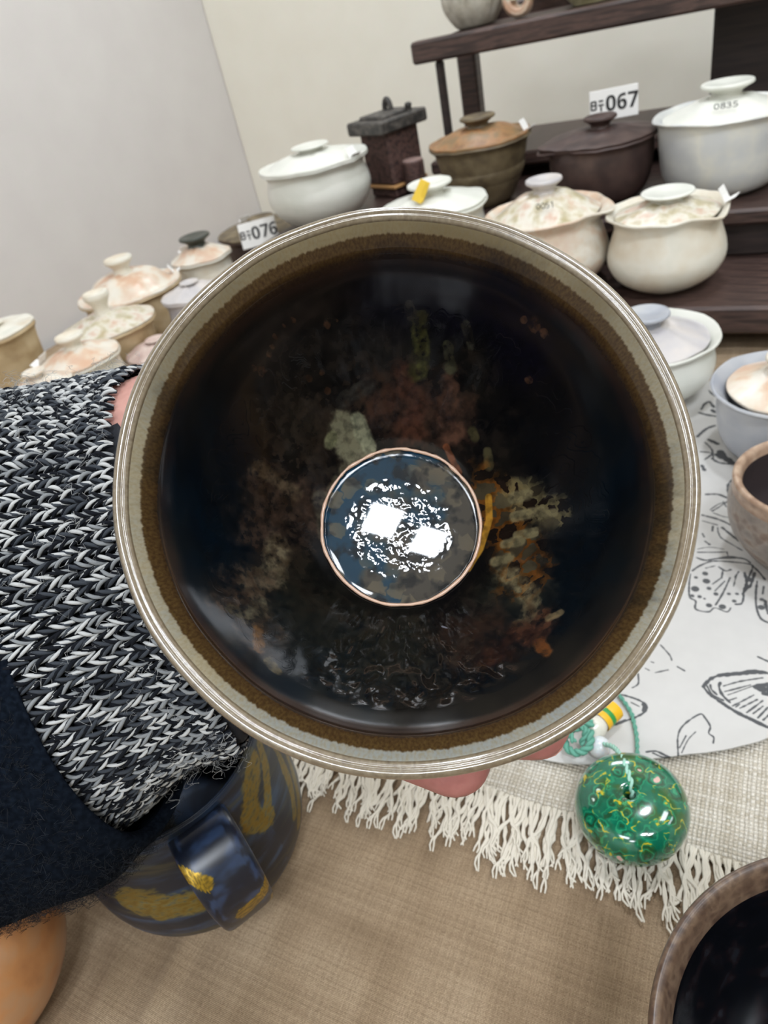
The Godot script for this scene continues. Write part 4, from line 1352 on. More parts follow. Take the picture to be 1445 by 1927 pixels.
func knit(t: Node3D) -> void:
	var dark := mat(Color8(34, 36, 42), 0.95)
	var s := Shape.new()
	var tube := func(a: float, b: float) -> Vector3:
		return sleeve_at(-0.004 + b * 0.20, a * TAU, -0.0022)
	s.sheet(72, 50, tube, func(a, b): return Vector2(a, b), true, 1.0)
	var lining := func(a: float, b: float) -> Vector3:
		return sleeve_at(-0.004 + b * 0.12, a * TAU, -0.0046)
	s.sheet(72, 20, lining, func(a, b): return Vector2(a, b), true, -1.0)
	var hem := func(a: float, b: float) -> Vector3:
		return sleeve_at(-0.004 - 0.0012 * sin(b * PI), a * TAU, lerpf(-0.0022, -0.0046, b))
	s.sheet(72, 5, hem, func(a, b): return Vector2(a, b), true, -1.0)
	var cuff := part("knit_cuff", s.mesh(dark), t, Transform3D(), "chunky marled grey and black knitted cuff")
	# one leg of a stitch: two twisted plies, one pale and one dark, 1 unit long
	var yarn := [mat(Color8(188, 189, 188), 0.95), mat(Color8(134, 137, 139), 0.95), mat(Color8(24, 26, 31), 0.95), mat(Color8(62, 66, 72), 0.95)]
	for y in yarn:
		y.rim_enabled = true
		y.rim = 0.15
		y.metallic_specular = 0.2
	var legs := []
	for kind in [[0, 2], [0, 2], [1, 2], [0, 3], [1, 2], [3, 2]]:
		var m: ArrayMesh = null
		for ply in 2:
			var q := Shape.new()
			var path := PackedVector3Array()
			var rad := PackedFloat32Array()
			var start := rng.randf() * TAU
			for i in 9:
				var f := i / 8.0
				var a := start + f * 3.6 + ply * PI
				path.append(Vector3(cos(a) * 0.085 + 0.05 * sin(f * PI), 0.24 * sin(f * PI) - 0.10 + sin(a) * 0.075, f - 0.5))
				rad.append(0.085 + 0.045 * sin(f * PI))
			q.tube(path, rad, 6)
			m = q.mesh(yarn[kind[ply]], m)
		legs.append(m)
	var where := []
	for k in legs.size():
		where.append([])
	var wales := 88
	var pitch := 0.0028
	var rows := 45
	var pick := noise(0.9, 140, 2)
	for w in wales:
		for r in rows:
			var tt := -0.0022 + r * pitch
			for side in [-1.0, 1.0]:
				var th0: float = (w + 0.5 + side * 0.06) / wales * TAU
				var th1: float = (w + 0.5 + side * 0.46) / wales * TAU
				var p0 := sleeve_at(tt - 0.0010, th0, 0.0002)
				var p1 := sleeve_at(tt + pitch * 1.25, th1, 0.0004)
				var mid := (p0 + p1) / 2
				var z := p1 - p0
				var out := (sleeve_at(tt, (th0 + th1) / 2, 0.01) - sleeve_at(tt, (th0 + th1) / 2, 0.0)).normalized()
				var x := out.cross(z).normalized()
				var y := z.normalized().cross(x)
				var len_ := z.length() * 1.05 * rng.randf_range(0.92, 1.08)
				var fat := 0.0043 * rng.randf_range(0.88, 1.12)
				var b := Basis(x * fat * side, y * fat, z.normalized() * len_).rotated(out, rng.randf_range(-0.10, 0.10))
				var kind := rng.randi() % legs.size()
				if pick.get_noise_2d(w * 0.5, r * 0.35) > 0.45:
					kind = 5
				where[kind].append(Transform3D(b, mid + out * rng.randf_range(-0.0002, 0.0003)))
	for k in legs.size():
		stuff("knit_stitches", legs[k], where[k], cuff)
	# loose fibres standing off the yarn
	var hairs := []
	for k in 5:
		var h := Shape.new()
		var path := PackedVector3Array()
		var wob := noise(1.0, 150 + k, 2)
		for i in 8:
			var f := i / 7.0
			path.append(Vector3(0.5 * wob.get_noise_1d(f * 1.4), f * (1.0 - 0.35 * f), 0.5 * wob.get_noise_1d(f * 1.4 + 30)))
		h.tube(curve3(path, 3), same(0.005, 22), 3, false)
		hairs.append(h.mesh(yarn[0] if k % 3 else yarn[1]))
	var spots := [[], [], [], [], []]
	for k in 2600:
		var tt := rng.randf_range(-0.004, 0.15)
		var th := rng.randf() * TAU
		if tt > 0.027 + coat_slant(th):
			continue
		var p := sleeve_at(tt, th, 0.0012)
		var out := (sleeve_at(tt, th, 0.01) - p).normalized()
		var len_ := rng.randf_range(0.003, 0.009)
		var x := out.cross(Vector3(0.3, 0.5, 0.8)).normalized()
		var b := Basis(x, out, x.cross(out)).rotated(x, rng.randf_range(-1.2, 1.2)).rotated(out, rng.randf() * TAU).scaled(Vector3.ONE * len_)
		spots[k % 5].append(Transform3D(b, p))
	for k in 5:
		stuff("yarn_fuzz", hairs[k], spots[k], cuff)


func coat_slant(th: float) -> float:
	return 0.001 * clampf(sin(th), 0, 1) + 0.022 * pow((1.0 - cos(th)) * 0.5, 1.5) * (1.0 + maxf(0, -cos(th)))


func coat_at(t: float, th: float) -> Vector3:
	var fr := sleeve_frame()
	# its edge is slanted: nearest the hand below, further up the arm above
	var tt := t + coat_slant(th)
	var flare := smoothstep(0.028, 0.050, t)
	var big := lerpf(0.0785, 0.0885, flare) + 0.10 * maxf(0, t - 0.05) + 0.002 * sin(th * 2.0 + t * 30)
	var small := lerpf(0.0450, 0.0530, flare) + 0.06 * maxf(0, t - 0.05) + 0.002 * sin(th * 3.0 - t * 40)
	var c: Vector3 = Vector3(-0.0635, 0.006, 0.0085) + fr[0] * tt + Vector3(0, 0.25, 0.35) * t * t
	var crease := 1.0 + 0.018 * sin(t * 70 + 2.0 * cos(th)) * smoothstep(0.05, 0.09, t)
	return c + (fr[1] * cos(th) * big + fr[2] * sin(th) * small) * crease


func coat(t: Node3D) -> void:
	var wool := tri_mat(mottled(256, 0.05, 160, [0.2, 0.5, 0.8], [Color8(10, 14, 20), Color8(17, 22, 30), Color8(24, 31, 41)]), 40.0, 1.0)
	wool.metallic_specular = 0.1
	var s := Shape.new()
	s.sheet(72, 56, func(a, b): return coat_at(0.030 + b * 0.38, a * TAU), func(a, b): return Vector2(a, b), true, 1.0)
	s.sheet(72, 8, func(a, b): return coat_at(0.030 + b * 0.05, a * TAU) * 0.97 + coat_at(0.030 + b * 0.05, a * TAU + PI) * 0.03, func(a, b): return Vector2(a, b), true, -1.0)
	s.sheet(72, 6, func(a, b): return coat_at(0.030 - 0.003 * sin(b * PI), a * TAU) * (1.0 - 0.03 * b) + coat_at(0.030, a * TAU + PI) * 0.03 * b, func(a, b): return Vector2(a, b), true, -1.0)
	s.sheet(72, 4, func(a, b): return coat_at(0.41, a * TAU).lerp((coat_at(0.41, 0.0) + coat_at(0.41, PI)) / 2, b), func(a, b): return Vector2(a, b), true, 1.0)
	var sleeve := part("coat_sleeve", s.mesh(wool), t, Transform3D(), "dark navy fuzzy wool coat sleeve")
	var fibre := [mat(Color8(13, 17, 25), 1.0), mat(Color8(34, 40, 50), 1.0)]
	var hairs := []
	for k in 4:
		var h := Shape.new()
		var path := PackedVector3Array()
		var wob := noise(1.0, 170 + k, 2)
		for i in 7:
			var f := i / 6.0
			path.append(Vector3(0.6 * wob.get_noise_1d(f * 2.5), f * (1.0 - 0.5 * f), 0.6 * wob.get_noise_1d(f * 2.5 + 30)))
		h.tube(path, same(0.007, 7), 3, false)
		hairs.append(h.mesh(fibre[1 if k == 3 else 0]))
	var spots := [[], [], [], []]
	for k in 9000:
		var tt := rng.randf_range(0.029, 0.14)
		var th := rng.randf_range(-0.9, PI + 0.6)
		var p := coat_at(tt, th)
		var c := coat_at(tt, th + PI)
		var out := (p - (p + c) / 2).normalized()
		var x := out.cross(Vector3(0.3, 0.5, 0.8)).normalized()
		var b := Basis(x, out, x.cross(out)).rotated(x, rng.randf_range(-1.3, 1.3)).rotated(out, rng.randf() * TAU).scaled(Vector3.ONE * rng.randf_range(0.003, 0.008))
		spots[k % 4 if k % 12 == 3 else k % 3].append(Transform3D(b, p - out * 0.0003))
	for k in 4:
		if spots[k].size():
			stuff("wool_fuzz", hairs[k], spots[k], sleeve)


# ------------------------------------------------------------------ lidded pots
const BODIES := {
	# (radius over rim radius, height over rim height)
	"bulge": [[0.40, 0.0], [0.44, 0.02], [0.60, 0.07], [0.84, 0.20], [0.97, 0.38], [0.96, 0.56], [0.88, 0.76], [0.85, 0.86], [0.90, 0.94], [0.99, 0.985], [1.0, 1.0]],
	"round": [[0.48, 0.0], [0.52, 0.02], [0.68, 0.10], [0.88, 0.30], [0.955, 0.52], [0.93, 0.72], [0.895, 0.86], [0.92, 0.94], [0.99, 0.985], [1.0, 1.0]],
	"straight": [[0.50, 0.0], [0.54, 0.02], [0.72, 0.10], [0.85, 0.30], [0.90, 0.55], [0.92, 0.76], [0.92, 0.90], [0.95, 0.96], [1.0, 0.99], [1.01, 1.0]],
	"cone": [[0.44, 0.0], [0.48, 0.02], [0.60, 0.12], [0.76, 0.42], [0.86, 0.72], [0.90, 0.88], [0.94, 0.95], [1.0, 0.985], [1.0, 1.0]],
}


func pot(called: String, label: String, at: Vector3, d: Dictionary, group := "") -> Node3D:
	var t := thing(called, label, "pot", at, 0.0, group)
	var R: float = d.r
	var H: float = d.h
	var lr: float = R * d.get("lid", 0.84)
	var prof := PackedVector2Array()
	for q in BODIES[d.get("body", "round")]:
		prof.append(Vector2(q[0] * R, q[1] * H))
	prof.insert(0, Vector2(0.0001, 0.003))
	prof.insert(1, Vector2(prof[1].x - 0.006, 0.003))
	prof.insert(2, Vector2(prof[2].x - 0.004, 0.0))
	prof.append_array(PackedVector2Array([Vector2(0.985 * R, H + 0.0012), Vector2(0.955 * R, H + 0.0002), Vector2(0.87 * R, H - 0.004), Vector2(0.78 * R, H - 0.010), Vector2(0.76 * R, H - 0.018), Vector2(0.82 * R, H * 0.5), Vector2(0.5 * R, 0.012), Vector2(0.0001, 0.008)]))
	var sd: int = d.get("seed", int(at.x * 9999))
	var wob := noise(1.3, sd, 2)
	var spout: float = d.get("spout", 99.0)
	var pinch: float = d.get("pinch", 0.10)
	var bend := func(r: float, y: float, th: float) -> Vector3:
		var k := 1.0 + 0.012 * wob.get_noise_3d(cos(th), sin(th), y * 20)
		var lift := 0.0
		if spout < 10.0:
			var a := absf(wrapf(th - spout, -PI, PI))
			var near := exp(-pow(a / 0.24, 2)) - 0.45 * exp(-pow((a - 0.55) / 0.2, 2))
			var up := smoothstep(0.86, 1.0, y / H) * smoothstep(0.7, 1.0, r / R)
			k += pinch * near * up
			lift = -0.0022 * near * up
		return Vector3(r * k * cos(th), y + lift + 0.0014 * wob.get_noise_2d(cos(th) + 9, sin(th)) * y / H, r * k * sin(th))
	var s := Shape.new()
	s.lathe(curve(prof, 3), 48, bend, -1.0)
	part("pot_body", s.mesh(d.mat), t)
	# the lid sits in the rim (or, where lid is 1 or more, covers it)
	var lm: Material = d.get("lid_mat", d.mat)
	var dome: float = R * d.get("dome", 0.24)
	var base := H - 0.004 if lr < 0.95 * R else H + 0.001
	var kr: float = R * d.get("knob", 0.38)
	var neck := kr * 0.62
	var lp := PackedVector2Array([Vector2(0.0001, base - 0.002), Vector2(lr - 0.006, base - 0.002), Vector2(lr - 0.001, base), Vector2(lr, base + 0.0016), Vector2(lr - 0.0016, base + 0.0030)])
	if d.get("brim", false):
		lp.append_array(PackedVector2Array([Vector2(lr * 0.86, base + 0.0016), Vector2(lr * 0.78, base + 0.0030)]))
	lp.append_array(PackedVector2Array([Vector2(lr * 0.62, base + dome * 0.66), Vector2(lr * 0.44, base + dome * 0.92), Vector2(neck, base + dome * 1.0), Vector2(0.0001, base + dome * 1.0)]))
	var lbend := func(r: float, y: float, th: float) -> Vector3:
		var k := 1.0 + 0.010 * wob.get_noise_2d(cos(th) + 3, sin(th))
		var lift := 0.0014 * wob.get_noise_2d(cos(th) + 9, sin(th))
		if spout < 10.0 and lr > 0.95 * R:
			var a := absf(wrapf(th - spout, -PI, PI))
			k += pinch * exp(-pow(a / 0.24, 2)) * smoothstep(0.75, 1.0, r / lr)
		return Vector3(r * k * cos(th), y + lift, r * k * sin(th))
	var l := Shape.new()
	l.lathe(curve(lp, 3), 48, lbend, -1.0)
	var lid := part("lid", l.mesh(lm), t)
	var kh: float = R * d.get("neck", 0.16)
	var y0 := base + dome - 0.0015
	var kp := PackedVector2Array([Vector2(neck * 1.08, y0), Vector2(neck * 0.9, y0 + kh * 0.45), Vector2(kr * 0.80, y0 + kh * 0.85), Vector2(kr * 0.98, y0 + kh * 1.05), Vector2(kr, y0 + kh * 1.2), Vector2(kr * 0.93, y0 + kh * 1.38), Vector2(kr * 0.62, y0 + kh * 1.36 - 0.0006), Vector2(kr * 0.25, y0 + kh * 1.3 - 0.0012), Vector2(0.0001, y0 + kh * 1.28 - 0.0012)])
	var kn := Shape.new()
	kn.lathe(curve(kp, 3), 36, null, -1.0)
	part("knob", kn.mesh(d.get("knob_mat", lm)), lid)
	if d.has("tag"):
		# a folded paper price tag taped to the rim
		var a: float = d.tag
		var b := Basis(Vector3.UP, -a + PI / 2 - 0.2) * Basis(Vector3.RIGHT, -0.5)
		var g := Shape.new()
		g.block(Vector3(0, 0.0065, 0), Vector3(0.014, 0.013, 0.0006), 0.0002)
		g.block(Vector3(0, 0.0010, 0.004), Vector3(0.014, 0.0006, 0.009), 0.0002)
		for q in [[-0.003, 0.008, 0.003], [0.0012, 0.008, 0.0035], [0.0, 0.0045, 0.008]]:
			g.block(Vector3(q[0], q[1], 0.0004), Vector3(q[2], 0.0012, 0.0003), 0.0001)
		part("price_tag", g.mesh(M.paper), t, Transform3D(b, Vector3(cos(a) * R * 0.93, H + 0.002, sin(a) * R * 0.93)), "small folded white paper tag")
	return t


func pots() -> void:
	var low := 0.79
	var mid := 0.8355
	var g := "lidded pots on the stepped stand"
	pot("lidded_pot", "cream white pot with wide flat lid at the left end of the stand", Vector3(-0.502, mid, -0.806), {"r": 0.0672, "h": 0.0665, "body": "round", "mat": M.white, "lid": 1.0, "dome": 0.17, "knob": 0.34, "neck": 0.10, "tag": 0.15, "brim": true, "seed": 3}, g)
	var b1 := pot("lidded_pot", "white pot with a yellow paper slip tucked under its lid knob", Vector3(-0.298, low, -0.674), {"r": 0.0540, "h": 0.084, "body": "round", "mat": M.white, "lid": 0.97, "dome": 0.20, "knob": 0.40, "neck": 0.17, "seed": 4}, g)
	var y := Shape.new()
	y.block(Vector3(0.002, 0.105, 0.026), Vector3(0.010, 0.020, 0.0008), 0.0002, Basis(Vector3.BACK, -0.5) * Basis(Vector3.RIGHT, -0.5))
	y.block(Vector3(0.006, 0.104, 0.027), Vector3(0.004, 0.018, 0.0008), 0.0002, Basis(Vector3.BACK, -0.5) * Basis(Vector3.RIGHT, -0.2))
	part("paper_slip", y.mesh(mat(Color8(226, 190, 60), 0.7)), b1, Transform3D(), "yellow paper slip")
	var b2 := pot("lidded_pot", "cream pot with crackled green and peach lid, small cup knob and pouring notch", Vector3(-0.187, low, -0.672), {"r": 0.0562, "h": 0.0720, "body": "bulge", "mat": M.peach, "lid_mat": M.floral, "lid": 0.86, "dome": 0.36, "knob": 0.29, "neck": 0.17, "knob_mat": M.pearl, "spout": 0.1, "pinch": 0.12, "seed": 5}, g)
	printed_mark(b2, "0051", 0.0055, 0.052, 0.0850, 0.5, 0.0562)
	pot("lidded_pot", "pear-shaped cream pot with flared wavy rim at the right of the lowest step", Vector3(-0.082, low, -0.667), {"r": 0.0500, "h": 0.067, "body": "bulge", "mat": M.cream, "lid_mat": M.floral, "lid": 0.84, "dome": 0.22, "knob": 0.43, "neck": 0.13, "knob_mat": M.white, "spout": 0.55, "pinch": 0.06, "tag": 0.0, "seed": 6}, g)
	pot("lidded_pot", "olive brown stoneware pot with rusty orange lid on the second step", Vector3(-0.295, mid, -0.818), {"r": 0.0560, "h": 0.065, "body": "cone", "mat": M.olive, "lid_mat": M.rust, "lid": 0.99, "dome": 0.22, "knob": 0.34, "neck": 0.16, "knob_mat": M.olive, "tag": -0.1, "brim": true, "seed": 7}, g)
	pot("lidded_pot", "dark plum brown pot with flat lid and pouring lip, in front of the 067 card", Vector3(-0.161, mid, -0.790), {"r": 0.0545, "h": 0.057, "body": "straight", "mat": M.plum, "lid": 0.98, "dome": 0.17, "knob": 0.29, "neck": 0.16, "spout": PI - 0.5, "pinch": 0.16, "seed": 8}, g)
	var f := pot("lidded_pot", "large pale grey pot with the number 0835 on its white lid", Vector3(-0.050, mid, -0.790), {"r": 0.0620, "h": 0.069, "body": "straight", "mat": M.greywhite, "lid_mat": M.white, "lid": 0.86, "dome": 0.24, "knob": 0.36, "neck": 0.15, "seed": 9}, g)
	printed_mark(f, "0835", 0.0068, 0.062, 0.0785, 0.25, 0.062)
	var nr := "lidded pots at the near right of the table"
	pot("lidded_pot", "pearl white pot with pale blue rim just under the stand's lowest step", Vector3(-0.078, 0.7535, -0.537), {"r": 0.0530, "h": 0.047, "body": "round", "mat": M.white, "lid_mat": M.pearl, "lid": 0.85, "dome": 0.26, "knob": 0.32, "neck": 0.16, "knob_mat": M.bluegrey, "seed": 10}, nr)
	pot("lidded_pot", "blue-grey pot with creamy white lid at the right edge, beside the brown cup", Vector3(0.0213, 0.7535, -0.4647), {"r": 0.0475, "h": 0.050, "body": "straight", "mat": M.bluegrey, "lid_mat": M.peach, "lid": 0.80, "dome": 0.26, "knob": 0.36, "neck": 0.18, "seed": 11}, nr)
	# the crowd along the left wall
	var w := "lidded pots along the left wall"
	var tb := 0.749
	pot("lidded_pot", "dark brown pot with broad flat lid under the 076 card", Vector3(-0.6334, tb, -0.848), {"r": 0.0640, "h": 0.070, "body": "straight", "mat": M.plum, "lid_mat": M.olive, "lid": 1.0, "dome": 0.14, "knob": 0.3, "neck": 0.1, "tag": -2.6, "seed": 12}, w)
	pot("lidded_pot", "pale cream pot whose lid has a dark green-grey knob", Vector3(-0.6525, tb, -0.7286), {"r": 0.0400, "h": 0.074, "body": "round", "mat": M.cream, "lid_mat": M.peach, "lid": 0.98, "dome": 0.36, "knob": 0.50, "neck": 0.26, "knob_mat": M.lidgreen, "tag": -2.8, "seed": 13}, w)
	pot("lidded_pot", "pale grey pot with smooth grey lid partly behind the held bowl", Vector3(-0.557, tb, -0.590), {"r": 0.0350, "h": 0.078, "body": "round", "mat": M.pearl, "lid_mat": M.pearl, "lid": 1.0, "dome": 0.3, "knob": 0.3, "neck": 0.1, "seed": 14}, w)
	pot("lidded_pot", "cream pot with a wide lid blushed orange and a pale yellow knob", Vector3(-0.6794, tb, -0.6198), {"r": 0.0623, "h": 0.075, "body": "straight", "mat": M.tan, "lid_mat": M.peach, "lid": 1.0, "dome": 0.34, "knob": 0.27, "neck": 0.22, "knob_mat": M.cream, "tag": -0.9, "brim": true, "seed": 23}, w)
	pot("lidded_pot", "tan pot with a cream lid patterned in petals and a round cream knob", Vector3(-0.6182, tb, -0.5171), {"r": 0.0500, "h": 0.075, "body": "cone", "mat": M.tan, "lid_mat": M.floral, "lid": 1.0, "dome": 0.26, "knob": 0.27, "neck": 0.36, "knob_mat": M.cream, "seed": 16}, w)
	pot("lidded_pot", "dusty pink pot between the petal-lidded pot and the held bowl", Vector3(-0.541, tb, -0.4986), {"r": 0.0340, "h": 0.055, "body": "round", "mat": M.pinkish, "lid": 0.98, "dome": 0.3, "knob": 0.3, "neck": 0.1, "seed": 17}, w)
	pot("lidded_pot", "low cream pot blotched orange-brown with a ring-shaped knob, above the sleeve", Vector3(-0.572, tb, -0.430), {"r": 0.0390, "h": 0.080, "body": "round", "mat": M.cream, "lid_mat": M.peach, "lid": 0.98, "dome": 0.30, "knob": 0.34, "neck": 0.26, "knob_mat": M.cream, "tag": 2.6, "seed": 38}, w)
	pot("lidded_pot", "small cream pot with an orange spot, touching the top of the sleeve", Vector3(-0.531, tb, -0.352), {"r": 0.0285, "h": 0.092, "body": "bulge", "mat": M.peach, "lid": 0.95, "dome": 0.34, "knob": 0.34, "neck": 0.2, "seed": 19}, w)
	pot("lidded_pot", "tall tan pot with a broad cream lid at the far left edge", Vector3(-0.6926, tb, -0.4417), {"r": 0.0400, "h": 0.102, "body": "cone", "mat": M.tan, "lid_mat": M.cream, "lid": 1.0, "dome": 0.12, "knob": 0.32, "neck": 0.12, "seed": 20}, w)
	# things on the top shelf
	var top := 0.997
	var t := thing("ribbed_jar", "ribbed pale stoneware jar shaped like a gourd on the top shelf", "jar", Vector3(-0.327, top, -0.935))
	var ribs := func(r: float, y: float, th: float) -> Vector3:
		var k := 1.0 - 0.07 * pow(absf(cos(th * 6.0)), 6.0) * sin(clampf(y / 0.06, 0, 1) * PI)
		return Vector3(r * k * cos(th), y, r * k * sin(th))
	var s := Shape.new()
	s.lathe(curve(PackedVector2Array([Vector2(0.0001, 0.001), Vector2(0.018, 0.0), Vector2(0.026, 0.006), Vector2(0.0345, 0.020), Vector2(0.0355, 0.034), Vector2(0.029, 0.050), Vector2(0.016, 0.058), Vector2(0.0001, 0.060)]), 5), 96, ribs, -1.0)
	part("jar_body", s.mesh(M.shelljar), t)
	var st := Shape.new()
	st.tube(PackedVector3Array([Vector3(0, 0.057, 0), Vector3(0.002, 0.066, 0.001), Vector3(0.005, 0.072, 0.002)]), PackedFloat32Array([0.004, 0.0034, 0.003]), 10)
	part("stem", st.mesh(M.tan), t)
	var sh := thing("shell_ornament", "cream and orange curled shell ornament leaning beside the ribbed jar", "ornament", Vector3(-0.268, top, -0.925))
	var shell := Shape.new()
	var curl := func(a: float, b: float) -> Vector3:
		var ang := b * 1.5 * TAU
		var rad := 0.024 * exp(-0.32 * b * 4.0)
		var c := Vector3(cos(ang) * rad * 0.9, sin(ang) * rad * 0.9 + 0.024, 0.012 * b)
		var tube_r := 0.017 * exp(-0.32 * b * 4.0) * (1.0 + 0.06 * sin(a * TAU * 7))
		var radial := Vector3(cos(ang), sin(ang), 0)
		return c + radial * cos(a * TAU) * tube_r * 0.65 + Vector3.BACK * sin(a * TAU) * tube_r
	shell.sheet(28, 60, curl, func(a, b): return Vector2(a, b), true, 1.0)
	var lowest := 1.0
	for q in shell.v:
		lowest = minf(lowest, q.y)
	part("shell_body", shell.mesh(M.peach), sh, Transform3D(Basis(), Vector3(0, -lowest, 0)))
	var bw := thing("shelf_bowl", "olive cream bowl near the middle of the top shelf", "bowl", Vector3(-0.196, top, -0.940))
	var bs := Shape.new()
	bs.lathe(curve(PackedVector2Array([Vector2(0.0001, 0.002), Vector2(0.020, 0.0), Vector2(0.024, 0.003), Vector2(0.038, 0.020), Vector2(0.046, 0.042), Vector2(0.047, 0.046), Vector2(0.045, 0.045), Vector2(0.036, 0.021), Vector2(0.02, 0.007), Vector2(0.0001, 0.006)]), 4), 48, null, -1.0)
	part("bowl_body", bs.mesh(tri_mat(mottled(256, 0.02, 201, [0.2, 0.5, 0.8], [Color8(160, 152, 116), Color8(190, 184, 150), Color8(204, 198, 168)]), 8.0, 0.3)), bw)
	dark_box()


# a printed number lying on the slope of a lid; r and y say where, slope how steep
func printed_mark(t: Node3D, text: String, high: float, _r: float, y: float, slope: float, R: float) -> void:
	var towards := Vector3(-t.position.x, 0, -t.position.z).normalized()
	var right := Vector3.UP.cross(towards).normalized()
	var up := (Vector3.UP * sin(slope + 0.25) - towards * cos(slope + 0.25)).normalized()
	var n := right.cross(up)
	var at := towards * R * 0.60 + Vector3.UP * y
	part("printed_number", words(text, high, M.ink, false), t.get_node("lid"), Transform3D(Basis(right, up, n), at), "black printed number " + text)


func dark_box() -> void:
	var t := thing("square_teapot", "square dark brown pot with overhanging roof lid, carrying loop and round side stub", "teapot", Vector3(-0.446, 0.8355, -0.908), -0.42)
	var rough := tri_mat(mottled(256, 0.03, 210, [0.2, 0.45, 0.6, 0.8], [Color8(46, 32, 30), Color8(78, 54, 48), Color8(98, 72, 64), Color8(62, 46, 42)]), 14.0, 0.7)
	var slate := tri_mat(mottled(256, 0.03, 211, [0.2, 0.5, 0.8], [Color8(50, 48, 46), Color8(72, 68, 64), Color8(96, 90, 84)]), 12.0, 0.55)
	var s := Shape.new()
	s.block(Vector3(0, 0.046, 0), Vector3(0.054, 0.062, 0.054), 0.003)
	part("pot_body", s.mesh(rough), t)
	var band := Shape.new()
	band.block(Vector3(0, 0.0135, 0), Vector3(0.058, 0.004, 0.058), 0.001)
	part("band", band.mesh(mat(Color8(198, 150, 96), 0.6)), t, Transform3D(), "pale tan band round the foot")
	var foot := Shape.new()
	foot.block(Vector3(0, 0.006, 0), Vector3(0.050, 0.012, 0.050), 0.002)
	part("foot", foot.mesh(rough), t)
	var l := Shape.new()
	l.block(Vector3(0, 0.083, 0), Vector3(0.068, 0.015, 0.078), 0.002)
	l.block(Vector3(0, 0.0915, 0), Vector3(0.046, 0.006, 0.052), 0.002)
	var lid := part("lid", l.mesh(slate), t)
	var lp := Shape.new()
	var path := PackedVector3Array()
	for k in 13:
		var a := PI * k / 12.0
		path.append(Vector3(-0.008 + cos(a) * 0.006, 0.093 + sin(a) * 0.013, -0.012))
	lp.tube(path, same(0.0034, 13), 10)
	part("loop", lp.mesh(slate), lid)
	var kb := Shape.new()
	kb.lathe(curve(PackedVector2Array([Vector2(0.004, 0), Vector2(0.003, 0.004), Vector2(0.0045, 0.008), Vector2(0.0035, 0.011), Vector2(0.0001, 0.012)]), 4), 20, null, -1.0)
	part("knob", kb.mesh(slate), lid, Transform3D(Basis(), Vector3(0.024, 0.0885, -0.018)))
	var stub := Shape.new()
	stub.lathe(PackedVector2Array([Vector2(0.0001, 0.0), Vector2(0.013, 0.0), Vector2(0.0135, 0.002), Vector2(0.0135, 0.032), Vector2(0.0125, 0.034), Vector2(0.0001, 0.034)]), 28, null, -1.0)
	part("side_stub", stub.mesh(rough), t, Transform3D(Basis(), Vector3(0.041, 0.006, 0.004)))
	var cap := Shape.new()
	cap.lathe(PackedVector2Array([Vector2(0.0122, 0.0), Vector2(0.0122, 0.0012), Vector2(0.0001, 0.0014)]), 28, null, -1.0)
	part("stub_cap", cap.mesh(mat(Color8(150, 124, 116), 0.5)), t, Transform3D(Basis(), Vector3(0.041, 0.0398, 0.004)), "paler end of the stub")


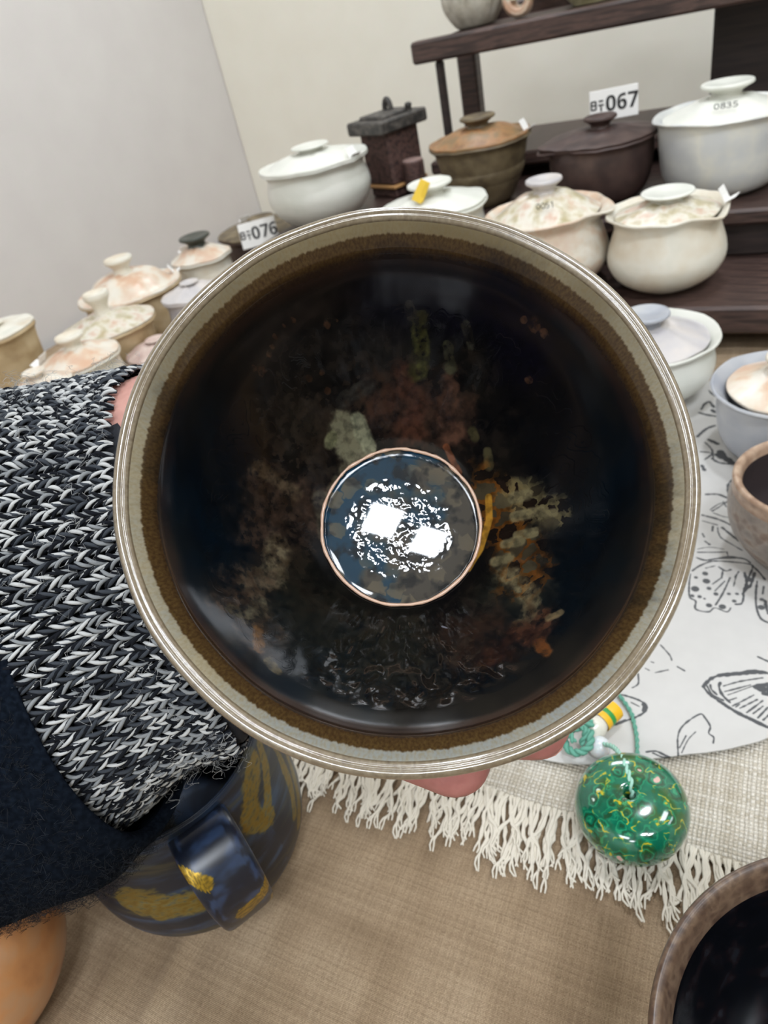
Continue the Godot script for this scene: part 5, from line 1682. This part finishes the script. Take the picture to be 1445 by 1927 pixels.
# ------------------------------------------------------------------ the mug, cups and bowl near the viewer
func table_wares() -> void:
	mug()
	# stoneware cup at the right edge
	var t := thing("stoneware_cup", "speckled grey-brown stoneware cup with thick tan rim at the right edge", "cup", Vector3(0.0340, 0.7535, -0.3560))
	var s := Shape.new()
	s.lathe(curve(PackedVector2Array([Vector2(0.0001, 0.003), Vector2(0.018, 0.003), Vector2(0.019, 0.0), Vector2(0.023, 0.0), Vector2(0.030, 0.008), Vector2(0.0385, 0.022), Vector2(0.0410, 0.036), Vector2(0.0395, 0.046)]), 5), 72, null, -1.0)
	part("cup_body", s.mesh(M.stone), t)
	var r := Shape.new()
	r.lathe(curve(PackedVector2Array([Vector2(0.0395, 0.046), Vector2(0.0395, 0.0500), Vector2(0.0398, 0.0530), Vector2(0.0382, 0.0545), Vector2(0.0358, 0.0530), Vector2(0.0345, 0.0490)]), 5), 72, null, -1.0)
	part("rim", r.mesh(M.tanrim), t, Transform3D(), "tan unglazed-looking rim")
	var i := Shape.new()
	i.lathe(curve(PackedVector2Array([Vector2(0.0345, 0.0490), Vector2(0.0345, 0.036), Vector2(0.031, 0.020), Vector2(0.018, 0.009), Vector2(0.0001, 0.007)]), 5), 72, null, -1.0)
	part("glazed_inside", i.mesh(mat(Color8(62, 54, 54), 0.2)), t, Transform3D(), "dark glossy inside")
	# black bowl at the lower right
	t = thing("tea_bowl", "black tea bowl with brown rim standing at the lower right corner", "bowl", Vector3(0.0530, 0.7485, -0.0820))
	s = Shape.new()
	s.lathe(curve(PackedVector2Array([Vector2(0.0001, 0.004), Vector2(0.021, 0.004), Vector2(0.022, 0.0), Vector2(0.027, 0.0), Vector2(0.029, 0.005), Vector2(0.042, 0.018), Vector2(0.053, 0.036), Vector2(0.0585, 0.054), Vector2(0.0590, 0.062), Vector2(0.0600, 0.068), Vector2(0.0606, 0.0715), Vector2(0.0598, 0.0735), Vector2(0.0575, 0.0730), Vector2(0.0555, 0.0690), Vector2(0.0545, 0.0660)]), 5), 110, null, -1.0)
	var bm := tri_mat(mottled(256, 0.04, 220, [0.2, 0.45, 0.65, 0.85], [Color8(58, 42, 34), Color8(92, 72, 58), Color8(112, 92, 74), Color8(76, 58, 46)]), 16.0, 0.32)
	part("bowl_body", s.mesh(bm), t)
	i = Shape.new()
	i.lathe(curve(PackedVector2Array([Vector2(0.0545, 0.0660), Vector2(0.0535, 0.060), Vector2(0.050, 0.046), Vector2(0.042, 0.028), Vector2(0.030, 0.014), Vector2(0.016, 0.009), Vector2(0.0001, 0.008)]), 6), 110, null, -1.0)
	var black := tri_mat(mottled(256, 0.03, 221, [0.3, 0.6, 0.75, 0.9], [Color8(7, 8, 11), Color8(9, 11, 16), Color8(26, 15, 16), Color8(40, 42, 48)]), 12.0, 0.14)
	part("glazed_inside", i.mesh(black), t, Transform3D(), "glossy black inside")
	# orange-brown jar at the lower left
	t = thing("round_jar", "glossy orange-brown round jar at the lower left corner", "jar", Vector3(-0.2535, 0.7485, -0.0150))
	s = Shape.new()
	s.lathe(curve(PackedVector2Array([Vector2(0.0001, 0.002), Vector2(0.020, 0.0), Vector2(0.026, 0.004), Vector2(0.0375, 0.020), Vector2(0.0415, 0.036), Vector2(0.039, 0.052), Vector2(0.030, 0.064), Vector2(0.020, 0.069), Vector2(0.0185, 0.073), Vector2(0.0195, 0.076), Vector2(0.0175, 0.077), Vector2(0.016, 0.072), Vector2(0.0001, 0.066)]), 5), 72, null, -1.0)
	var om := tri_mat(mottled(256, 0.02, 222, [0.2, 0.5, 0.75], [Color8(178, 120, 74), Color8(200, 140, 88), Color8(192, 146, 106)]), 9.0, 0.28)
	om.clearcoat_enabled = true
	om.clearcoat = 0.5
	om.clearcoat_roughness = 0.2
	part("jar_body", s.mesh(om), t)


func mug() -> void:
	var t := thing("mug", "dark blue mug with brushed gold patches and a broad strap handle, under the sleeve", "mug", Vector3(-0.201, 0.7485, -0.101))
	var w := 768
	var h := 384
	var img := Image.create_empty(w, h, false, Image.FORMAT_RGB8)
	var gold := Image.create_empty(w, h, false, Image.FORMAT_L8)
	var na := noise(0.012, 230, 4)
	var nb := noise(0.08, 231, 3)
	# gold brush marks: points (turn, height) and half-width, in texture units
	var marks := [
		[[Vector2(-0.030, 0.96), Vector2(-0.012, 0.90), Vector2(0.012, 0.80), Vector2(0.018, 0.70), Vector2(0.000, 0.64)], 0.036],
		[[Vector2(0.000, 0.64), Vector2(-0.018, 0.72), Vector2(-0.045, 0.84), Vector2(-0.060, 0.96)], 0.020],
		[[Vector2(-0.100, 0.90), Vector2(-0.085, 0.70), Vector2(-0.070, 0.52), Vector2(-0.048, 0.40)], 0.020],
		[[Vector2(-0.120, 0.60), Vector2(-0.080, 0.40), Vector2(-0.050, 0.28)], 0.020],
		[[Vector2(0.130, 0.50), Vector2(0.155, 0.55), Vector2(0.180, 0.60), Vector2(0.200, 0.62)], 0.055],
		[[Vector2(0.110, 0.46), Vector2(0.140, 0.50)], 0.024],
		[[Vector2(0.180, 0.48), Vector2(0.165, 0.62)], 0.020],
		[[Vector2(0.300, 0.9), Vector2(0.35, 0.7), Vector2(0.33, 0.5)], 0.030],
		[[Vector2(0.500, 0.8), Vector2(0.53, 0.6), Vector2(0.56, 0.4)], 0.030],
		[[Vector2(0.700, 0.9), Vector2(0.68, 0.6), Vector2(0.72, 0.4)], 0.026],
	]
	for y in h:
		for x in w:
			var p := Vector2(float(x) / w, 1.0 - float(y) / h)
			var n1 := na.get_noise_2d(x, y)
			var n2 := nb.get_noise_2d(x, y)
			var c := Color8(24, 30, 42).lerp(Color8(46, 66, 92), smoothstep(-0.1, 0.5, na.get_noise_2d(x * 0.5 + 400, y * 1.6)))
			c = c.lerp(Color8(84, 76, 50), 0.55 * smoothstep(0.1, 0.5, na.get_noise_2d(x * 0.4 + 900, y * 2.0 + x * 0.8)))
			var g := 0.0
			for m in marks:
				var pts: Array = m[0]
				for k in pts.size() - 1:
					for wrap_ in [0.0, 1.0]:
						var a: Vector2 = (pts[k] + Vector2(wrap_, 0)) * Vector2(3.8, 1)
						var b: Vector2 = (pts[k + 1] + Vector2(wrap_, 0)) * Vector2(3.8, 1)
						var q := p * Vector2(3.8, 1)
						var f := clampf((q - a).dot(b - a) / (b - a).length_squared(), 0, 1)
						var d: float = q.distance_to(a.lerp(b, f)) / (m[1] * 2.0) + 0.45 * n1 + 0.25 * n2
						g = maxf(g, 1.0 - smoothstep(0.75, 1.05, d))
			g *= clampf(0.8 + 0.8 * n2, 0.2, 1.0)
			c = c.lerp(Color8(178, 150, 62).lerp(Color8(128, 106, 48), clampf(0.5 + n2 * 1.5, 0, 1)), g)
			img.set_pixel(x, y, c)
			gold.set_pixel(x, y, Color(g * 0.6, g * 0.6, g * 0.6))
	var mm := mat(Color.WHITE, 0.34, ImageTexture.create_from_image(img))
	mm.metallic = 1.0
	mm.metallic_texture = ImageTexture.create_from_image(gold)
	var s := Shape.new()
	var prof := curve(PackedVector2Array([Vector2(0.0001, 0.002), Vector2(0.027, 0.002), Vector2(0.030, 0.0), Vector2(0.038, 0.004), Vector2(0.0445, 0.013), Vector2(0.0475, 0.026), Vector2(0.0475, 0.042), Vector2(0.046, 0.060), Vector2(0.0445, 0.078), Vector2(0.0440, 0.0795), Vector2(0.0425, 0.0790), Vector2(0.0420, 0.076), Vector2(0.044, 0.042), Vector2(0.036, 0.010), Vector2(0.0001, 0.006)]), 4)
	s.lathe(prof, 72, null, -1.0, func(th, _l, q): return Vector2(th / TAU, 1.0 - clampf(q.y / 0.078, 0, 1)))
	part("mug_body", s.mesh(mm), t)
	# the strap handle
	var az := 0.50
	var out := Vector3(cos(az), 0, sin(az))
	var side := Vector3(-sin(az), 0, cos(az))
	var path := PackedVector3Array()
	for q in [Vector2(0.0425, 0.074), Vector2(0.053, 0.0765), Vector2(0.0615, 0.071), Vector2(0.0650, 0.061), Vector2(0.0638, 0.050), Vector2(0.0595, 0.038), Vector2(0.054, 0.0295), Vector2(0.0455, 0.026)]:
		path.append(out * q.x + Vector3.UP * q.y)
	path = curve3(path, 5)
	var hs := Shape.new()
	var cnt := path.size() - 1
	var strap := func(a: float, b: float) -> Vector3:
		var k := int(round(b * cnt))
		var tan_ := (path[mini(k + 1, cnt)] - path[maxi(k - 1, 0)]).normalized()
		var nrm := side.cross(tan_)
		var wide := 0.0108 + 0.0008 * cos(b * PI)
		var cx := cos(a * TAU)
		var cy := sin(a * TAU)
		return path[k] + side * signf(cx) * pow(absf(cx), 0.35) * wide + nrm * signf(cy) * pow(absf(cy), 0.6) * 0.0028
	hs.sheet(28, cnt, strap, func(a, b): return Vector2(0.5 + 0.42 * cos(a * TAU), b), true, 1.0)
	var hm := strap_material()
	part("handle", hs.mesh(hm), t, Transform3D(), "broad dark blue strap handle with gold patches")


func strap_material() -> StandardMaterial3D:
	var w := 192
	var h := 384
	var img := Image.create_empty(w, h, false, Image.FORMAT_RGB8)
	var gold := Image.create_empty(w, h, false, Image.FORMAT_L8)
	var na := noise(0.02, 240, 3)
	var nb := noise(0.1, 241, 3)
	for y in h:
		for x in w:
			var p := Vector2(float(x) / w, float(y) / h)
			var n1 := na.get_noise_2d(x, y)
			var n2 := nb.get_noise_2d(x, y)
			var c := Color8(22, 27, 40).lerp(Color8(44, 60, 88), smoothstep(-0.2, 0.5, n1))
			var g := 0.0
			for m in [[Vector2(0.10, 0.50), Vector2(0.52, 0.58), 0.055], [Vector2(0.16, 0.72), Vector2(0.40, 0.84), 0.07], [Vector2(0.9, 0.2), Vector2(0.6, 0.28), 0.05]]:
				var a: Vector2 = m[0]
				var b: Vector2 = m[1]
				var f := clampf((p - a).dot(b - a) / (b - a).length_squared(), 0, 1)
				g = maxf(g, 1.0 - smoothstep(0.8, 1.05, p.distance_to(a.lerp(b, f)) / m[2] + 0.3 * n1 + 0.2 * n2))
			c = c.lerp(Color8(176, 142, 44).lerp(Color8(120, 98, 36), clampf(0.5 + n2 * 1.5, 0, 1)), g)
			img.set_pixel(x, y, c)
			gold.set_pixel(x, y, Color(g * 0.6, g * 0.6, g * 0.6))
	var m := mat(Color.WHITE, 0.32, ImageTexture.create_from_image(img))
	m.metallic = 1.0
	m.metallic_texture = ImageTexture.create_from_image(gold)
	return m


# ------------------------------------------------------------------ the beads on their cord
func bead_charm() -> void:
	var t := thing("bead_charm", "round green patterned disc bead strung on a pale teal cord with smaller beads", "bead", Vector3(-0.0262, 0.7520, -0.1690))
	var w := 1024
	var h := 512
	var img := Image.create_empty(w, h, false, Image.FORMAT_RGB8)
	var ce := noise(0.0105, 250, 1)
	ce.noise_type = FastNoiseLite.TYPE_CELLULAR
	ce.cellular_return_type = FastNoiseLite.RETURN_DISTANCE
	ce.cellular_jitter = 1.0
	var ci := noise(0.0105, 250, 1)
	ci.noise_type = FastNoiseLite.TYPE_CELLULAR
	ci.cellular_return_type = FastNoiseLite.RETURN_CELL_VALUE
	ci.cellular_jitter = 1.0
	var wa := noise(0.012, 252, 3)
	var line := noise(0.0075, 253, 2)
	for y in h:
		for x in w:
			# wrapped round the disc: looked up on the surface itself so that the pattern has no seam
			var th := TAU * x / w
			var v := float(y) / h
			var rr := 20.0 + 330.0 * sin(PI * clampf(v, 0.0, 1.0))
			var q := Vector3(cos(th) * rr, v * 620.0, sin(th) * rr)
			var n1 := wa.get_noise_3dv(q)
			var wq := q + Vector3(n1, wa.get_noise_3dv(q + Vector3(99, 0, 0)), wa.get_noise_3dv(q + Vector3(0, 99, 0))) * 20.0
			var d := ce.get_noise_3dv(wq) + 1.0
			var id := ci.get_noise_3dv(wq)
			var l := line.get_noise_3dv(wq * 1.1)
			var c := Color8(8, 92, 68).lerp(Color8(14, 112, 84), clampf(0.5 + n1, 0, 1))
			c = c.lerp(Color8(58, 84, 34), smoothstep(0.05, 0.4, wa.get_noise_3dv(q * 0.6 + Vector3(300, 0, 0))) * 0.8)
			if id > -0.75:
				var ring := sin(d * 20.0 + id * 9.0)
				c = c.lerp(Color8(24, 72, 46), smoothstep(0.2, 0.7, ring) * (1.0 - smoothstep(0.4, 0.6, d)))
				c = c.lerp(Color8(46, 160, 110), 0.7 * smoothstep(0.75, 0.98, -ring) * (1.0 - smoothstep(0.45, 0.7, d)))
				if id > 0.0:
					c = c.lerp(Color8(206, 168, 158) if id > 0.5 else Color8(214, 226, 216), 1.0 - smoothstep(0.15, 0.21, d + 0.05 * n1))
			var thin := 1.0 - smoothstep(0.03, 0.075, absf(l))
			c = c.lerp(Color8(206, 182, 44), thin * smoothstep(-0.15, 0.15, n1) * 0.9)
			c = c.lerp(Color8(64, 170, 112), (1.0 - smoothstep(0.0, 0.03, absf(absf(l) - 0.11))) * smoothstep(-0.1, 0.2, n1) * 0.8)
			img.set_pixel(x, y, c)
	var gm := mat(Color.WHITE, 0.12, ImageTexture.create_from_image(img))
	gm.clearcoat_enabled = true
	gm.clearcoat = 0.8
	gm.clearcoat_roughness = 0.03
	var prof := PackedVector2Array()
	for q in [Vector2(0.0022, 0.0225), Vector2(0.0026, 0.0248), Vector2(0.0050, 0.0255), Vector2(0.0120, 0.0249), Vector2(0.0175, 0.0230), Vector2(0.0210, 0.0190), Vector2(0.0224, 0.0130), Vector2(0.0212, 0.0068), Vector2(0.0175, 0.0025), Vector2(0.0110, 0.0004), Vector2(0.0040, 0.0004), Vector2(0.0022, 0.0020), Vector2(0.0022, 0.0225)]:
		prof.append(q)
	var s := Shape.new()
	s.lathe(curve(prof, 5), 72, null, 1.0)
	var tilt := Transform3D(Basis(Vector3(1, 0, 0.3).normalized(), 0.10), Vector3(0, 0.0017, 0))
	part("disc_bead", s.mesh(gm), t, tilt, "large green disc bead with yellow veins and pink specks")
	var o := Vector3(-0.0262, 0.7520, -0.1690)
	var pale := mat(Color8(160, 206, 188), 0.8)
	var teal := mat(Color8(98, 158, 138), 0.8)
	var cord := func(pts: Array, r: float, m: Material) -> void:
		var p := PackedVector3Array()
		for q in pts:
			p.append(q - o)
		p = curve3(p, 8)
		var c := Shape.new()
		for ply in 2:
			var strand := PackedVector3Array()
			var run := 0.0
			for k in p.size():
				var tang := (p[mini(k + 1, p.size() - 1)] - p[maxi(k - 1, 0)]).normalized()
				if k:
					run += p[k].distance_to(p[k - 1])
				var e := tang.cross(Vector3(0.2, 1, 0.1)).normalized()
				strand.append(p[k] + e.rotated(tang, run * 900 + ply * PI) * r * 0.5)
			c.tube(strand, same(r * 0.62, strand.size()), 7)
		part("cord", c.mesh(m), t)
	cord.call([Vector3(-0.0262, 0.764, -0.1670), Vector3(-0.0264, 0.7765, -0.1688), Vector3(-0.0285, 0.7795, -0.1740), Vector3(-0.0330, 0.7770, -0.1830), Vector3(-0.0385, 0.7680, -0.1930), Vector3(-0.0440, 0.7600, -0.1985)], 0.0011, pale)
	cord.call([Vector3(-0.0255, 0.7535, -0.1890), Vector3(-0.0290, 0.7545, -0.2000), Vector3(-0.0312, 0.7545, -0.2106), Vector3(-0.0340, 0.7545, -0.2190), Vector3(-0.0366, 0.7545, -0.2245), Vector3(-0.0442, 0.7545, -0.2335), Vector3(-0.0520, 0.7545, -0.2400)], 0.0010, teal)
	# a coiled knot of the same cord
	cord.call([Vector3(-0.0500, 0.7660, -0.2040), Vector3(-0.0560, 0.7640, -0.2010), Vector3(-0.0605, 0.7620, -0.1985), Vector3(-0.0590, 0.7600, -0.1925), Vector3(-0.0535, 0.7605, -0.1905), Vector3(-0.0490, 0.7620, -0.1945), Vector3(-0.0500, 0.7640, -0.2010)], 0.0018, teal)
	cord.call([Vector3(-0.0560, 0.7635, -0.1940), Vector3(-0.0590, 0.7650, -0.1985), Vector3(-0.0570, 0.7655, -0.2020), Vector3(-0.0520, 0.7650, -0.2000), Vector3(-0.0530, 0.7600, -0.1960)], 0.0014, teal)
	# small beads
	var barrel := func(a: Vector3, b: Vector3, r: float, m: Material, called: String, label: String) -> void:
		var c := Shape.new()
		var p := PackedVector3Array()
		var rad := PackedFloat32Array()
		for k in 7:
			p.append(a.lerp(b, k / 6.0) - o)
			rad.append(r * (0.86 + 0.14 * sin(PI * k / 6.0)))
		c.tube(p, rad, 24, true)
		part(called, c.mesh(m), t, Transform3D(), label)
	var ax := Vector3(-0.0503, 0.7590, -0.2052)
	var bx := Vector3(-0.0430, 0.7590, -0.2200)
	var milky := mat(Color8(216, 212, 198), 0.25)
	barrel.call(ax, ax.lerp(bx, 0.30), 0.0056, milky, "small_bead", "milky white barrel bead")
	var ringed := func(f0: float, f1: float, col: Color, label: String) -> void:
		var c := Shape.new()
		var p0 := ax.lerp(bx, f0) - o
		var p1 := ax.lerp(bx, f1) - o
		c.tube(PackedVector3Array([p0, p0.lerp(p1, 0.5), p1]), PackedFloat32Array([0.0051, 0.0053, 0.0051]), 24, false)
		part("band_bead", c.mesh(mat(col, 0.35)), t, Transform3D(), label)
	ringed.call(0.36, 0.55, Color8(228, 176, 24), "yellow band bead")
	ringed.call(0.55, 0.70, Color8(40, 140, 62), "green band bead")
	ringed.call(0.70, 1.00, Color8(232, 180, 16), "yellow end bead")
	var glassy := mat(Color8(214, 216, 218), 0.15)
	glassy.subsurf_scatter_enabled = true
	glassy.subsurf_scatter_strength = 0.3
	var gb := Shape.new()
	gb.ball(Vector3(-0.0455, 0.7572, -0.1985) - o, Vector3(0.0050, 0.0048, 0.0052), 20)
	part("small_bead", gb.mesh(glassy), t, Transform3D(), "whitish round bead")


# ------------------------------------------------------------------ number cards
func tags() -> void:
	var card := func(called: String, label: String, text: String, at: Vector3, w: float, h: float, yaw: float, lean: float, roll: float) -> void:
		var t := thing(called, label, "price card", at, yaw)
		var b := Basis(Vector3.RIGHT, -lean) * Basis(Vector3.BACK, roll)
		var s := Shape.new()
		s.block(Vector3(0, h / 2, 0), Vector3(w, h, 0.0012), 0.0004)
		part("card", s.mesh(M.paper), t, Transform3D(b, Vector3.ZERO))
		part("number", words(text, h * 0.52, M.ink), t, Transform3D(b, b * Vector3(w * 0.17, h * 0.52, 0.0008)), "black number " + text)
		# the small two-part written sign before the number
		var g := Shape.new()
		var u := h * 0.10
		for q in [[-1.6, 1.4, 2.2, 0.7], [-1.6, 0.2, 2.2, 0.7], [-1.6, -1.2, 2.2, 0.7], [-2.4, 0.1, 0.7, 3.2], [-0.8, 0.1, 0.7, 3.2], [1.0, 1.3, 2.0, 0.7], [1.0, 0.0, 2.4, 0.7], [1.0, -1.2, 0.7, 2.0]]:
			g.block(Vector3(q[0] * u, q[1] * u, 0), Vector3(q[2] * u * 0.8, q[3] * u * 0.8, 0.0003), 0.00005)
		part("written_sign", g.mesh(M.ink), t, Transform3D(b, b * Vector3(-w * 0.32, h * 0.52, 0.0008)))
	card.call("price_card", "white card numbered 067 standing behind the dark plum pot", "067", Vector3(-0.1570, 0.9000, -0.838), 0.047, 0.028, 0.15, 0.15, 0.02)
	card.call("price_card", "white card numbered 076 leaning on the dark brown pot at left", "076", Vector3(-0.5880, 0.8190, -0.775), 0.050, 0.031, 0.45, 0.35, 0.05)
